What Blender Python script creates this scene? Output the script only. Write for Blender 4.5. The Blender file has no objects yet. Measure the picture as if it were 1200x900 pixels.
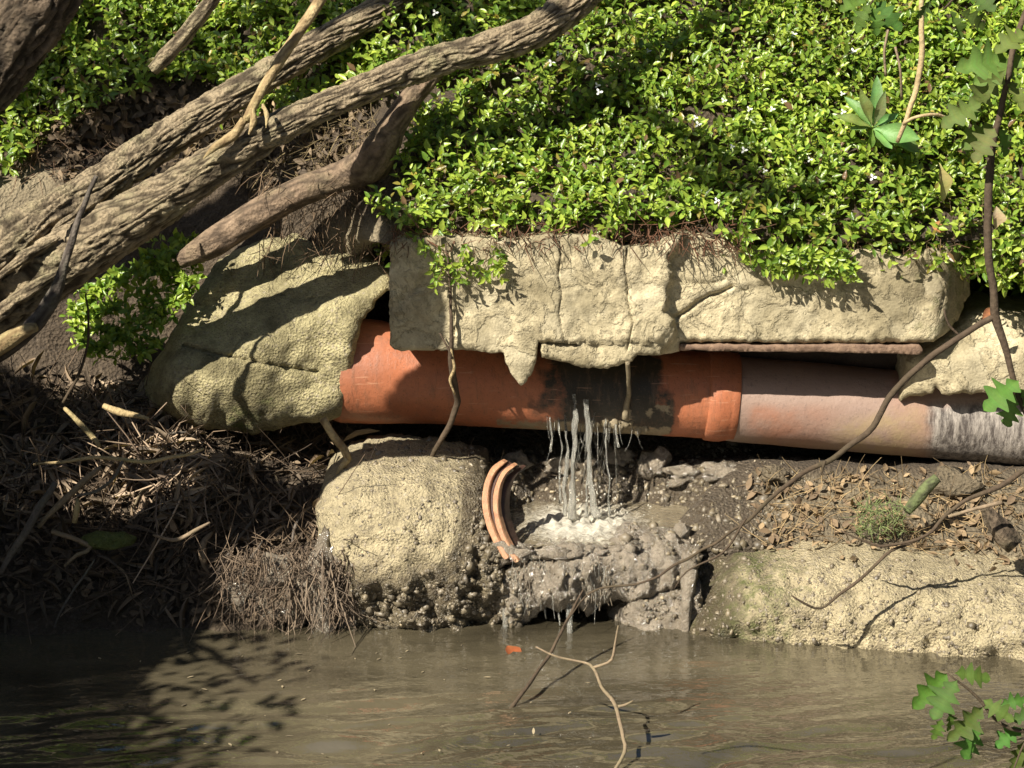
import bpy, bmesh, math, random
import numpy as np
from mathutils import Vector, Matrix, noise as mn
from mathutils.geometry import delaunay_2d_cdt
from mathutils.bvhtree import BVHTree

random.seed(7)
rng = np.random.default_rng(7)
S = bpy.context.scene
C = S.collection
R = math.radians

# ------------------------------------------------------------------ camera
CAM = Vector((0, -8, 2.6)); AIM = Vector((0, 0, 0.8))
FPX = 600 / math.tan(R(14))
cd = bpy.data.cameras.new('camera'); cam = bpy.data.objects.new('camera', cd); C.objects.link(cam)
cam.location = CAM
cq = (AIM - CAM).to_track_quat('-Z', 'Y'); cam.rotation_euler = cq.to_euler()
cd.sensor_width = 36; cd.sensor_fit = 'HORIZONTAL'; cd.angle = R(28); cd.clip_start = 0.05; cd.clip_end = 500
S.camera = cam
# ------------------------------------------------------------------ sky and sun
SUN_DIR = Vector((0.50, 0.56, -0.66)).normalized()          # the way the light travels
w = bpy.data.worlds.new('World'); S.world = w; w.use_nodes = True
nt = w.node_tree; bg = nt.nodes['Background']
sk = nt.nodes.new('ShaderNodeTexSky'); sk.sky_type = 'NISHITA'; sk.sun_disc = False
sk.sun_elevation = math.asin(-SUN_DIR.z); sk.sun_rotation = math.atan2(-SUN_DIR.x, -SUN_DIR.y)
nt.links.new(sk.outputs[0], bg.inputs[0]); bg.inputs[1].default_value = 0.05
sl = bpy.data.lights.new('sun', 'SUN'); sl.energy = 5.0; sl.angle = R(0.5); sl.color = (1.0, 0.94, 0.82)
so = bpy.data.objects.new('sun', sl); C.objects.link(so); so.rotation_euler = SUN_DIR.to_track_quat('-Z', 'Y').to_euler()
so.location = (-8, -10, 12)
S.view_settings.view_transform = 'Standard'; S.view_settings.look = 'None'; S.view_settings.gamma = 1
S.view_settings.use_curve_mapping = False; S.view_settings.exposure = 1.0
S.cycles.max_bounces = 6; S.cycles.transparent_max_bounces = 6

# ------------------------------------------------------------------ helpers
CR = cq.to_matrix()
def ray(px, py):
    return (CR @ Vector(((px - 600) / FPX, (450 - py) / FPX, -1))).normalized()
def P(px, py, Y):                                  # a sight line met with the plane y = Y
    d = ray(px, py); return CAM + d * ((Y - CAM.y) / d.y)
def PZ(px, py, z):                                 # a sight line met with a level plane
    d = ray(px, py); return CAM + d * ((z - CAM.z) / d.z)
CRi = CR.transposed()
def proj(p):
    q = CRi @ (Vector(p) - CAM); return (600 + FPX * q.x / -q.z, 450 - FPX * q.y / -q.z)
def fr(v, o=4, s=1.0, seed=0.0):                   # fractal noise about -1..1
    return mn.fractal(Vector((v[0] * s + seed, v[1] * s - seed * .7, v[2] * s + seed * .3)), 1.0, 2.1, o)
def inpoly(x, y, poly):
    c = False; n = len(poly); j = n - 1
    for i in range(n):
        xi, yi = poly[i]; xj, yj = poly[j]
        if (yi > y) != (yj > y) and x < (xj - xi) * (y - yi) / (yj - yi) + xi: c = not c
        j = i
    return c
def lerp(a, b, t): return a + (b - a) * t
def clamp(x, a=0., b=1.): return max(a, min(b, x))
def sstep(a, b, x):
    t = clamp((x - a) / (b - a)); return t * t * (3 - 2 * t)
def tag(o, label=None, cat=None, group=None, kind=None):
    if label: o['label'] = label
    if cat: o['category'] = cat
    if group: o['group'] = group
    if kind: o['kind'] = kind
    return o
def mesh(name, V, F, mat, parent=None, smooth=True, col=None):
    me = bpy.data.meshes.new(name); me.from_pydata([tuple(v) for v in V], [], F); me.update()
    if smooth: me.polygons.foreach_set('use_smooth', [True] * len(me.polygons))
    if col is not None:
        a = me.color_attributes.new('col', 'FLOAT_COLOR', 'POINT')
        c = np.ones((len(V), 4), np.float32); cc = np.asarray(col, np.float32)
        if cc.ndim == 1: c[:, :3] = cc[:, None]
        else: c[:, :cc.shape[1]] = cc
        a.data.foreach_set('color', c.ravel())
    me.materials.append(mat)
    o = bpy.data.objects.new(name, me); C.objects.link(o)
    if parent: o.parent = parent
    return o
def mesh_np(name, V, F, mat, parent=None, col=None, smooth=False):   # big meshes of equal polygons
    V = np.asarray(V, np.float32); F = np.asarray(F, np.int32); k = F.shape[1]
    me = bpy.data.meshes.new(name)
    me.vertices.add(len(V)); me.vertices.foreach_set('co', V.ravel())
    me.loops.add(F.size); me.loops.foreach_set('vertex_index', F.ravel())
    me.polygons.add(len(F)); me.polygons.foreach_set('loop_start', np.arange(0, F.size, k, dtype=np.int32))
    me.polygons.foreach_set('loop_total', np.full(len(F), k, np.int32))
    if smooth: me.polygons.foreach_set('use_smooth', np.ones(len(F), bool))
    me.update(calc_edges=True)
    if col is not None:
        a = me.color_attributes.new('col', 'FLOAT_COLOR', 'POINT')
        c = np.ones((len(V), 4), np.float32); c[:, :col.shape[1]] = col
        a.data.foreach_set('color', c.ravel())
    me.materials.append(mat)
    o = bpy.data.objects.new(name, me); C.objects.link(o)
    if parent: o.parent = parent
    return o
def empty(name, loc=(0, 0, 0)):
    o = bpy.data.objects.new(name, None); C.objects.link(o); o.location = loc; o.empty_display_size = .1; return o
def adopt(child, root):
    child.parent = root; child.matrix_parent_inverse = Matrix.Translation(-Vector(root.location)); return child

# ------------------------------------------------------------------ materials
class NB:                                          # tiny node builder
    def __init__(s, name):
        s.m = bpy.data.materials.new(name); s.m.use_nodes = True; s.t = s.m.node_tree
        s.b = s.t.nodes['Principled BSDF']; s.out = s.t.nodes['Material Output']
        s.co = s.n('ShaderNodeTexCoord').outputs['Object']
    def n(s, k, **kw):
        x = s.t.nodes.new(k)
        for a, v in kw.items(): setattr(x, a, v)
        return x
    def l(s, a, b): s.t.links.new(a, b)
    def noise(s, scale, detail=5, rough=.6, vec=None, stretch=None, dist=0):
        x = s.n('ShaderNodeTexNoise'); x.inputs['Scale'].default_value = scale; x.inputs['Detail'].default_value = detail
        x.inputs['Roughness'].default_value = rough; x.inputs['Distortion'].default_value = dist
        v = vec or s.co
        if stretch:
            mp = s.n('ShaderNodeMapping'); mp.inputs['Scale'].default_value = stretch; s.l(v, mp.inputs[0]); v = mp.outputs[0]
        s.l(v, x.inputs['Vector']); return x.outputs['Fac']
    def voro(s, scale, feature='F1', out='Distance', stretch=None):
        x = s.n('ShaderNodeTexVoronoi', feature=feature); x.inputs['Scale'].default_value = scale
        v = s.co
        if stretch:
            mp = s.n('ShaderNodeMapping'); mp.inputs['Scale'].default_value = stretch; s.l(v, mp.inputs[0]); v = mp.outputs[0]
        s.l(v, x.inputs['Vector']); return x.outputs[out]
    def ramp(s, f, stops):
        x = s.n('ShaderNodeValToRGB'); e = x.color_ramp.elements
        while len(e) < len(stops): e.new(.5)
        for el, (p, c) in zip(e, stops):
            el.position = p; el.color = (c, c, c, 1) if isinstance(c, (int, float)) else (*c, 1)
        s.l(f, x.inputs[0]); return x.outputs[0]
    def mix(s, f, a, b, mode='MIX'):
        x = s.n('ShaderNodeMix', data_type='RGBA', blend_type=mode)
        for sock, v in ((x.inputs[0], f), (x.inputs[6], a), (x.inputs[7], b)):
            if isinstance(v, (int, float)): sock.default_value = v if sock.type == 'VALUE' else (v, v, v, 1)
            elif isinstance(v, tuple): sock.default_value = (*v, 1)
            else: s.l(v, sock)
        return x.outputs[2]
    def math(s, op, a, b=0.):
        x = s.n('ShaderNodeMath', operation=op)
        for sock, v in zip(x.inputs, (a, b)):
            if isinstance(v, (int, float)): sock.default_value = v
            else: s.l(v, sock)
        return x.outputs[0]
    def attr(s, out='Color'):
        x = s.n('ShaderNodeAttribute', attribute_name='col'); return x.outputs[out]
    def sep(s, c):
        x = s.n('ShaderNodeSeparateColor'); s.l(c, x.inputs[0]); return x.outputs
    def bump(s, h, strength=.5, dist=.01, prev=None):
        x = s.n('ShaderNodeBump'); x.inputs['Strength'].default_value = strength; x.inputs['Distance'].default_value = dist
        s.l(h, x.inputs['Height'])
        if prev: s.l(prev, x.inputs['Normal'])
        s.l(x.outputs[0], s.b.inputs['Normal']); return x.outputs[0]
    def base(s, c):
        if isinstance(c, tuple): s.b.inputs['Base Color'].default_value = (*c, 1)
        else: s.l(c, s.b.inputs['Base Color'])
    def rough(s, r, spec=.4):
        if isinstance(r, (int, float)): s.b.inputs['Roughness'].default_value = r
        else: s.l(r, s.b.inputs['Roughness'])
        s.b.inputs['Specular IOR Level'].default_value = spec

def m_concrete(name, a, b, dirt, grit=60, bumpd=.012, dirtlo=.52, flake=False, agg=0):
    # vertex colour: R = dirt / stain amount, G = moss amount, B = wetness
    k = NB(name)
    c = k.mix(k.noise(7, 6, .65), a, b)
    c = k.mix(k.ramp(k.noise(26, 6, .7), [(.35, 0), (.7, 1)]), c, tuple(min(1, x * 1.35) for x in a))
    sp = k.ramp(k.noise(140, 3, .7), [(.32, 1), (.46, 0)])
    c = k.mix(k.math('MULTIPLY', sp, .55), c, tuple(x * .45 for x in dirt))
    if agg:
        vc = k.sep(k.voro(agg, 'F1', 'Color')); ed = k.ramp(k.voro(agg), [(.22, 1), (.5, 0)])
        c = k.mix(k.math('MULTIPLY', k.math('MULTIPLY', ed, k.ramp(vc[0], [(.3, 0), (.6, 1)])), .75), c, k.mix(vc[1], (.16, .125, .08), (.50, .43, .31)))
    s = k.sep(k.attr())
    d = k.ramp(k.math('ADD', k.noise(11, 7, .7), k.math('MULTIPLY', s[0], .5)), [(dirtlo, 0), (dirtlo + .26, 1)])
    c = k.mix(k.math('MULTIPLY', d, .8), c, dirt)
    mo = k.ramp(k.math('ADD', k.noise(18, 6, .7), k.math('MULTIPLY', s[1], .6)), [(.75, 0), (1.0, 1)])
    c = k.mix(mo, c, (.10, .12, .03))
    wv = k.ramp(k.math('ADD', k.math('MULTIPLY', k.noise(12, 6, .7), .9), s[2]), [(.6, 0), (1.15, 1)])
    c = k.mix(k.math('MULTIPLY', wv, k.ramp(k.noise(22, 5, .7), [(.3, .55), (.65, .95)])), c, (.075, .057, .037))
    k.base(c); k.rough(k.mix(wv, .92, .3), .35)
    h = k.math('ADD', k.math('MULTIPLY', k.voro(grit), .8), k.noise(grit * 1.6, 4, .7))
    h = k.math('ADD', h, k.math('MULTIPLY', k.noise(16, 5, .6), 1.2))
    if flake:                                     # skin flaked off in sheets, hairline cracks, run-off streaks
        fl = k.ramp(k.noise(6.5, 8, .62, dist=.35), [(.46, 0), (.50, .5), (.57, .55), (.61, 1)])
        h = k.math('ADD', k.math('MULTIPLY', h, .30), k.math('MULTIPLY', fl, 1.7))
        c = k.mix(k.math('MULTIPLY', k.ramp(k.noise(5, 6, .7, stretch=(2.6, 1, .5)), [(.5, 0), (.68, 1)]), .5), c, (.20, .165, .10))
        c = k.mix(k.math('MULTIPLY', k.ramp(fl, [(0, 1), (.5, 0)]), .28), c, (.47, .42, .30))
        cr = k.ramp(k.noise(4.5, 5, .6, dist=1.2), [(.493, 0), (.5, 1), (.507, 0)])
        c = k.mix(k.math('MULTIPLY', k.math('MULTIPLY', cr, k.ramp(k.noise(3.1, 2), [(.5, 0), (.62, 1)])), .6), c, (.10, .075, .045))
        c = k.mix(k.math('MULTIPLY', k.ramp(k.noise(2.8, 7, .7, dist=.5), [(.44, 0), (.62, 1)]), .75), c, (.20, .165, .095)); k.base(c)
    k.bump(h, .9, bumpd); return k.m
M = {}
M['slab'] = m_concrete('slab_concrete', (.44, .375, .24), (.345, .29, .18), (.17, .135, .08), 90, .007, .54, True)
M['block'] = m_concrete('block_concrete', (.42, .365, .20), (.30, .26, .135), (.13, .11, .055), 90, .016, .46, False, 60)
M['bed'] = m_concrete('bed_concrete', (.42, .35, .215), (.29, .245, .15), (.12, .095, .06), 95, .015, .50, False, 48)

def m_soil(name, a, b, c3, wet=False, bumpd=.03):
    k = NB(name)
    c = k.mix(k.ramp(k.noise(9, 7, .7), [(.35, 0), (.65, 1)]), a, b)
    c = k.mix(k.ramp(k.noise(45, 5, .7), [(.5, 0), (.72, 1)]), c, c3)
    s = k.sep(k.attr())
    c = k.mix(s[0], c, (.33, .27, .17))           # R: pale dry earth
    c = k.mix(k.math('MULTIPLY', s[1], k.ramp(k.noise(14, 5), [(.3, .5), (.6, 1)])), c, (.105, .083, .058))   # G: wet grey mud
    k.base(c); k.rough(k.mix(k.math('MULTIPLY', s[1], k.ramp(k.noise(60, 3), [(.4, .3), (.6, 1)])), .95, .22), .5)
    h = k.math('ADD', k.noise(30, 7, .75), k.math('MULTIPLY', k.voro(70), .6)); k.bump(h, 1, bumpd); return k.m
M['soil'] = m_soil('bank_soil', (.060, .042, .026), (.095, .068, .042), (.16, .12, .08))

def m_bark(name, a, b, dark, furrow=22, along=.28, bd=.02):
    k = NB(name); s = k.sep(k.attr())             # vertex colour carries furrow depth
    c = k.mix(k.noise(10, 6, .7), a, b)
    c = k.mix(k.ramp(k.noise(55, 5, .75), [(.45, 0), (.7, 1)]), c, tuple(x * .5 for x in a))
    c = k.mix(k.math('MULTIPLY', k.ramp(k.noise(4.5, 6, .7), [(.48, 0), (.66, 1)]), .45), c, (a[0] * .62, a[1] * .78, a[2] * .62))
    c = k.mix(k.math('MULTIPLY', k.ramp(k.noise(6, 5, .7, dist=.6), [(.56, 0), (.66, 1)]), .5), c, tuple(min(1, x * 1.3) for x in a))
    c = k.mix(s[0], c, dark)
    k.base(c); k.rough(.9, .25)
    k.bump(k.math('ADD', k.noise(60, 8, .8), k.math('MULTIPLY', k.voro(75), .7)), 1, bd); return k.m
M['bark'] = m_bark('grey_bark', (.48, .38, .245), (.33, .255, .16), (.035, .024, .015), bd=.016)
M['bark_dark'] = m_bark('dark_bark', (.19, .14, .095), (.12, .088, .06), (.02, .015, .01), bd=.014)
M['limb_brown'] = m_bark('smooth_brown_bark', (.32, .23, .155), (.21, .145, .095), (.07, .05, .035), bd=.009)
M['pale_wood'] = m_bark('pale_dead_wood', (.50, .38, .20), (.36, .26, .13), (.16, .10, .05), bd=.006)
M['grey_wood'] = m_bark('grey_dead_wood', (.16, .135, .11), (.11, .09, .075), (.04, .03, .025), bd=.006)
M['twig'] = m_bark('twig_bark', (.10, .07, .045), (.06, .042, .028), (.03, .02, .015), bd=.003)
M['twig_pale'] = m_bark('pale_twig_bark', (.27, .20, .13), (.18, .13, .085), (.07, .05, .03), bd=.003)
M['vine'] = m_bark('tan_vine_bark', (.46, .35, .19), (.36, .26, .14), (.14, .10, .06), bd=.003)
M['mossy'] = m_bark('mossy_wood', (.14, .17, .07), (.10, .11, .05), (.05, .05, .03), bd=.006)

def m_leaf(name, gloss=.38, trans=.35):
    k = NB(name); c = k.mix(k.ramp(k.noise(28, 5, .7), [(.35, 0), (.7, .45)]), k.attr(), k.mix(1.0, k.attr(), (.55, .6, .5), 'MULTIPLY'))
    k.bump(k.noise(60, 4, .6, stretch=(1, 1, 2)), .4, .004)
    k.base(c); k.rough(gloss, .5)
    tr = k.n('ShaderNodeBsdfTranslucent'); k.l(k.mix(1.0, c, (1.0, 1.0, .35), 'MULTIPLY'), tr.inputs[0])
    mx = k.n('ShaderNodeMixShader'); mx.inputs[0].default_value = trans
    k.l(k.b.outputs[0], mx.inputs[1]); k.l(tr.outputs[0], mx.inputs[2]); k.l(mx.outputs[0], k.out.inputs[0]); return k.m
M['leaf'] = m_leaf('creeper_leaf', .3, .38); M['oak'] = m_leaf('oak_leaf', .75, .38); M['weed'] = m_leaf('weed_leaf', .5, .3)
M['dead'] = m_leaf('dead_leaf', .8, .1)
M['petal'] = m_leaf('white_petal', .5, .2)

def m_clay():
    k = NB('orange_clay'); s = k.sep(k.attr())    # R: black algae film with painted shade, G: pale mineral crust, B: dulling
    c = k.mix(k.noise(9, 6, .6), (.45, .155, .068), (.30, .10, .05))
    c = k.mix(k.ramp(k.noise(60, 5, .7), [(.55, 0), (.8, 1)]), c, (.24, .085, .04))
    c = k.mix(k.ramp(k.noise(5, 5, .7), [(.52, 0), (.75, .6)]), c, (.21, .085, .05))
    c = k.mix(s[2], c, k.mix(k.noise(20, 4), (.20, .115, .085), (.135, .10, .085)))
    c = k.mix(k.ramp(k.math('ADD', s[0], k.math('MULTIPLY', k.math('SUBTRACT', k.noise(16, 6, .7), .5), .9)), [(.36, 0), (.66, 1)]), c, (.030, .024, .016))
    c = k.mix(k.ramp(k.math('ADD', s[1], k.math('MULTIPLY', k.math('SUBTRACT', k.noise(30, 6, .7), .5), 1.1)), [(.45, 0), (.62, 1)]), c, (.25, .20, .125))
    sl = k.ramp(k.noise(24, 7, .72, stretch=(1.6, 1, .35)), [(.52, 0), (.66, 1)])
    c = k.mix(k.math('MULTIPLY', sl, .45), c, (.15, .085, .05))
    c = k.mix(k.math('MULTIPLY', k.ramp(k.noise(130, 3, .6), [(.60, 0), (.68, 1)]), .55), c, (.10, .05, .03))
    scr = k.ramp(k.noise(30, 3, .5, stretch=(.25, 1, 3)), [(.66, 0), (.70, 1)])
    c = k.mix(k.math('MULTIPLY', scr, .4), c, (.52, .28, .17))
    k.base(c); k.rough(k.ramp(k.noise(12, 4), [(.3, .34), (.7, .62)]), .4)
    k.bump(k.math('ADD', k.noise(45, 6, .7), k.math('MULTIPLY', sl, .3)), .5, .005); return k.m
M['clay'] = m_clay()
def m_greypipe():
    k = NB('weathered_pipe'); s = k.sep(k.attr()) # R: pink clay, G: white scale, B: earth film
    c = k.mix(k.noise(10, 6, .65), (.32, .22, .17), (.23, .16, .13))
    c = k.mix(k.math('MULTIPLY', s[0], k.ramp(k.noise(8, 5), [(.35, .3), (.6, 1)])), c, (.29, .14, .09))
    c = k.mix(k.ramp(k.noise(70, 5, .7), [(.55, 0), (.75, .6)]), c, (.09, .07, .06))
    c = k.mix(k.math('MULTIPLY', s[2], k.ramp(k.noise(16, 6, .7), [(.35, .1), (.6, 1)])), c, (.31, .225, .13))
    st = k.ramp(k.noise(40, 6, .75, stretch=(1, 1, .2)), [(.40, 0), (.60, 1)])
    c = k.mix(s[1], c, k.mix(st, (.075, .062, .055), (.34, .30, .26)))
    sc = k.ramp(k.noise(30, 3, .6, stretch=(.22, 1, 2.2), dist=.5), [(.62, 0), (.72, .16)])
    c = k.mix(sc, c, (.37, .31, .27))
    k.base(c); k.rough(.55, .4)
    k.bump(k.math('ADD', k.noise(40, 6, .7), k.math('MULTIPLY', st, s[1])), .5, .006); return k.m
M['greypipe'] = m_greypipe()
def simple(name, a, b, scale=20, rough=.8, bumpd=.01, bs=40, spec=.4):
    k = NB(name); k.base(k.mix(k.ramp(k.noise(scale, 6, .7), [(.35, 0), (.65, 1)]), a, b)); k.rough(rough, spec); k.bump(k.noise(bs, 6, .7), .8, bumpd); return k.m
M['board'] = simple('stained_board', (.24, .155, .10), (.13, .08, .055), 30)
M['cavity'] = simple('dark_cavity', (.05, .032, .022), (.032, .022, .016), 12)
M['mud'] = simple('wet_mud', (.36, .305, .235), (.18, .148, .108), 14, .13, .045, 42, 1.0)
M['gravel'] = (lambda k: (k.base(k.mix(.25, k.attr(), k.mix(k.noise(50, 4), (.05, .04, .03), (.3, .25, .18)))), k.rough(.38, .5), k.bump(k.noise(150, 4), .6, .004), k.m)[-1])(NB('wet_gravel'))
M['crust'] = simple('mineral_crust', (.28, .225, .14), (.15, .12, .075), 40, .4, .01, 80)
M['shard'] = simple('clay_shard_face', (.50, .28, .15), (.36, .17, .095), 30, .4, .008, 80)
M['shard_dark'] = simple('clay_shard_groove', (.09, .042, .03), (.05, .03, .022), 30, .5, .006, 80)
M['foam'] = simple('foam', (.62, .60, .52), (.45, .42, .34), 60, .3, .004, 90)
M['litter'] = (lambda k: (k.base(k.attr()), k.rough(.85, .3), k.bump(k.noise(90, 3), .5, .003), k.m)[-1])(NB('dry_litter'))
def m_water(name, col, rip, rough=.02, foam=False):
    k = NB(name)
    c = k.mix(k.ramp(k.noise(.9, 4, .55, stretch=(1, 1.5, 1), dist=.8), [(.36, 0), (.66, 1)]), tuple(x * 1.4 for x in col), tuple(x * .48 for x in col))
    if foam: c = k.mix(k.ramp(k.math('ADD', k.attr('Fac'), k.math('MULTIPLY', k.math('SUBTRACT', k.noise(55, 7, .78), .5), 1.7)), [(.36, 0), (.8, 1)]), c, (.55, .51, .42))
    k.base(c); k.rough(rough, .9); k.b.inputs['IOR'].default_value = 1.75
    h = k.math('ADD', k.noise(13, 2, .5, stretch=(1, 2.0, 1), dist=.5), k.math('MULTIPLY', k.noise(40, 2, .5, stretch=(1, 1.6, 1)), .2))
    k.bump(h, rip, .012); return k.m
M['water'] = m_water('river_water', (.074, .062, .039), .26)
M['pool'] = m_water('pool_water', (.145, .12, .08), 1.0, .05, True)
def m_jet():
    k = NB('falling_water'); k.base((.80, .78, .70)); k.rough(.12, .6); k.b.inputs['IOR'].default_value = 1.33
    k.b.inputs['Transmission Weight'].default_value = .8; k.bump(k.noise(60, 4, stretch=(2, 2, .35)), 1, .02); return k.m
M['jet'] = m_jet()

# ------------------------------------------------------------------ the bank
XS = [-2.7, -1.35, -.72, -.46]
PF = [(-3.2, -.7), (-1.1, -.3), (-.75, .02), (-.62, .18), (-.42, .38), (-.22, .6), (0, .8), (.12, .95), (.25, 1.1), (.35, 1.2), (.45, 1.3), (.55, 1.4), (.65, 1.52), (.8, 1.72), (1.05, 2.2), (1.5, 2.9), (4.5, 5)]
PL = [(-3.2, -.7), (-1.0, -.3), (-.64, .02), (-.52, .15), (-.32, .33), (-.1, .5), (.1, .6), (.22, .8), (.32, 1.05), (.42, 1.18), (.52, 1.28), (.62, 1.38), (.72, 1.5), (.85, 1.68), (1.05, 2.2), (1.45, 2.9), (4.5, 5)]
PM = [(-3.2, -.7), (-.95, -.3), (-.63, .02), (-.5, .17), (-.28, .33), (-.08, .43), (.25, .42), (.32, .6), (.32, .98), (.27, 1.15), (.24, 1.25), (.22, 1.36), (.22, 1.48), (.33, 1.70), (.75, 2.32), (1.3, 3.0), (4.5, 5)]
PR = [(-3.2, -.7), (-.9, -.3), (-.62, .02), (-.52, .17), (-.27, .33), (-.05, .47), (.3, .43), (.46, .55), (.5, 1.1), (.4, 1.34), (.05, 1.395), (-.24, 1.41), (-.20, 1.46), (.06, 1.70), (.68, 2.35), (1.3, 3.0), (4.5, 5)]
XS2 = XS + [9]; PRO = [PF, PL, PM, PR, PR]
def prof(x, i, t):
    if x <= XS2[0]: A = B = PRO[0]; s = 0
    else:
        for j in range(len(XS2) - 1):
            if x <= XS2[j + 1]: break
        A, B = PRO[j], PRO[j + 1]; s = (x - XS2[j]) / (XS2[j + 1] - XS2[j]); s = s * s * (3 - 2 * s)
    a = lerp(Vector(A[i]), Vector(B[i]), s); b = lerp(Vector(A[i + 1]), Vector(B[i + 1]), s)
    return lerp(a, b, t)
def bank_pt(x, i, t):
    p = prof(x, i, t); v = Vector((x, p[0], p[1]))
    amp = .035 if i < 7 else .05
    n = fr(v, 5, 3.2); n2 = fr(v, 4, 11, 5)
    v.y += -amp * n - .012 * n2; v.z += amp * .7 * n + .014 * n2
    xq = x + .12 * mn.noise(Vector((x * 3, v.y * 7, 2))); g = sstep(-.08, .04, xq) * sstep(.86, .60, xq)                # the pool's basin
    if i < 9: v.z = lerp(v.z, min(v.z, (.25 + max(0, v.y + .16 * mn.noise(Vector((x * 5.5, 1.7, 4))) + .05 * mn.noise(Vector((x * 17, 3.1, 4)))) * 1.15 + .03 * n + .03 * n2)), g)
    if i < 9:                                       # humps of debris on the left bank
        v.y -= .13 * math.exp(-((x + 1.56) / .24) ** 2 - ((v.z - .62) / .17) ** 2) + .17 * math.exp(-((x + 1.28) / .17) ** 2 - ((v.z - .46) / .14) ** 2)
    g2 = sstep(-.95, -.7, x) * sstep(2.6, 2.2, x) if i < 6 else 0   # bank set back behind the concrete
    v.y += g2 * (.12 + .10 * sstep(-.02, .05, x) * sstep(.8, .7, x)) * sstep(.26, .14, v.z)
    return v
us = list(np.arange(-9, -2.8, .35)) + list(np.arange(-2.8, 2.8, .028)) + list(np.arange(2.8, 9.2, .35))
vs = []
for i in range(16):
    L = (Vector(PR[i + 1]) - Vector(PR[i])).length
    n = 6 if i in (0,) else 24 if i == 15 else max(3, int(L / .03))
    vs += [(i, q / n) for q in range(n)]
vs.append((15, 1.0))
BV, BC = [], []
for i, t in vs:
    for x in us:
        p = bank_pt(x, i, t); BV.append(p)
        px, py = proj(p)
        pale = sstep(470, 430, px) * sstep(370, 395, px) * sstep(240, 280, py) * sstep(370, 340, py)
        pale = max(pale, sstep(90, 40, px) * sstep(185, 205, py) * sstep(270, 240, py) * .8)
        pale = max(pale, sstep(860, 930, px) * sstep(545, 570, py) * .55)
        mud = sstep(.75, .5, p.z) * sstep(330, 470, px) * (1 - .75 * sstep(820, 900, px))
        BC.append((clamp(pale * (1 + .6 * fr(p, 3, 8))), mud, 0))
nu = len(us)
BF = [(r * nu + c, r * nu + c + 1, (r + 1) * nu + c + 1, (r + 1) * nu + c) for r in range(len(vs) - 1) for c in range(nu - 1)]
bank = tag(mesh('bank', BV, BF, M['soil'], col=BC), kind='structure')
bvh = BVHTree.FromPolygons(BV, BF)
def hit(px, py, dflt=0.2):
    r = bvh.ray_cast(CAM, ray(px, py))
    return (r[0], r[1]) if r[0] else (P(px, py, dflt), Vector((0, -1, 0)))

# ------------------------------------------------------------------ the river
wx = np.arange(-8, 8.01, .5); 
gx = np.concatenate([np.arange(-12, -2.6, .6), np.arange(-2.6, 2.6, .03), np.arange(2.6, 12.1, .6)])
gy = np.concatenate([np.arange(-16, -2.7, .6), np.arange(-2.7, -.1, .016)])
WV = []
for y in gy:
    for x in gx:
        a = .16 + 1.0 * sstep(-1.2, -1.75, y + .25 * mn.noise(Vector((x * .8, y, 1)))) * (.6 + .6 * mn.noise(Vector((x * 1.1, y * 1.3, 7))) + .2)
        q = y * 1.25 - x * .22 + .10 * mn.noise(Vector((x * 1.6, y * 2, 5)))
        z = 2.3 * a * (.010 * mn.noise(Vector((x * 2.6, q * 8.5, 3))) + .005 * mn.noise(Vector((x * 6, q * 17, 9))) + .0016 * mn.noise(Vector((x * 15, q * 34, 2))))
        WV.append((x, y, z))
n = len(gx)
WF = [(r * n + c, r * n + c + 1, (r + 1) * n + c + 1, (r + 1) * n + c) for r in range(len(gy) - 1) for c in range(n - 1)]
tag(mesh('river_water', WV, WF, M['water']), kind='structure')

# ------------------------------------------------------------------ solids from outlines
def resample(poly, step, closed=True, jit=0, seed=0):
    out = []; n = len(poly)
    for i in range(n if closed else n - 1):
        a = Vector(poly[i]); b = Vector(poly[(i + 1) % n]); L = (b - a).length; k = max(1, int(round(L / step)))
        for q in range(k):
            p = a.lerp(b, q / k)
            if jit:
                d = (b - a).normalized(); nn = Vector((-d.y, d.x))
                p = p + nn * jit * (mn.fractal(Vector((p.x * .05, p.y * .05, seed)), 1, 2.1, 4) + .55 * mn.fractal(Vector((p.x * .23, p.y * .23, seed + 4)), 1, 2.1, 2))
            out.append(p)
    if not closed: out.append(Vector(poly[-1]))
    return out
def segdist(p, poly):
    best = 1e9
    for i in range(len(poly) - 1):
        ax, ay = poly[i]; bx, by = poly[i + 1]; dx, dy = bx - ax, by - ay
        t = clamp(((p[0] - ax) * dx + (p[1] - ay) * dy) / (dx * dx + dy * dy + 1e-9))
        best = min(best, math.hypot(p[0] - ax - dx * t, p[1] - ay - dy * t))
    return best
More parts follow.
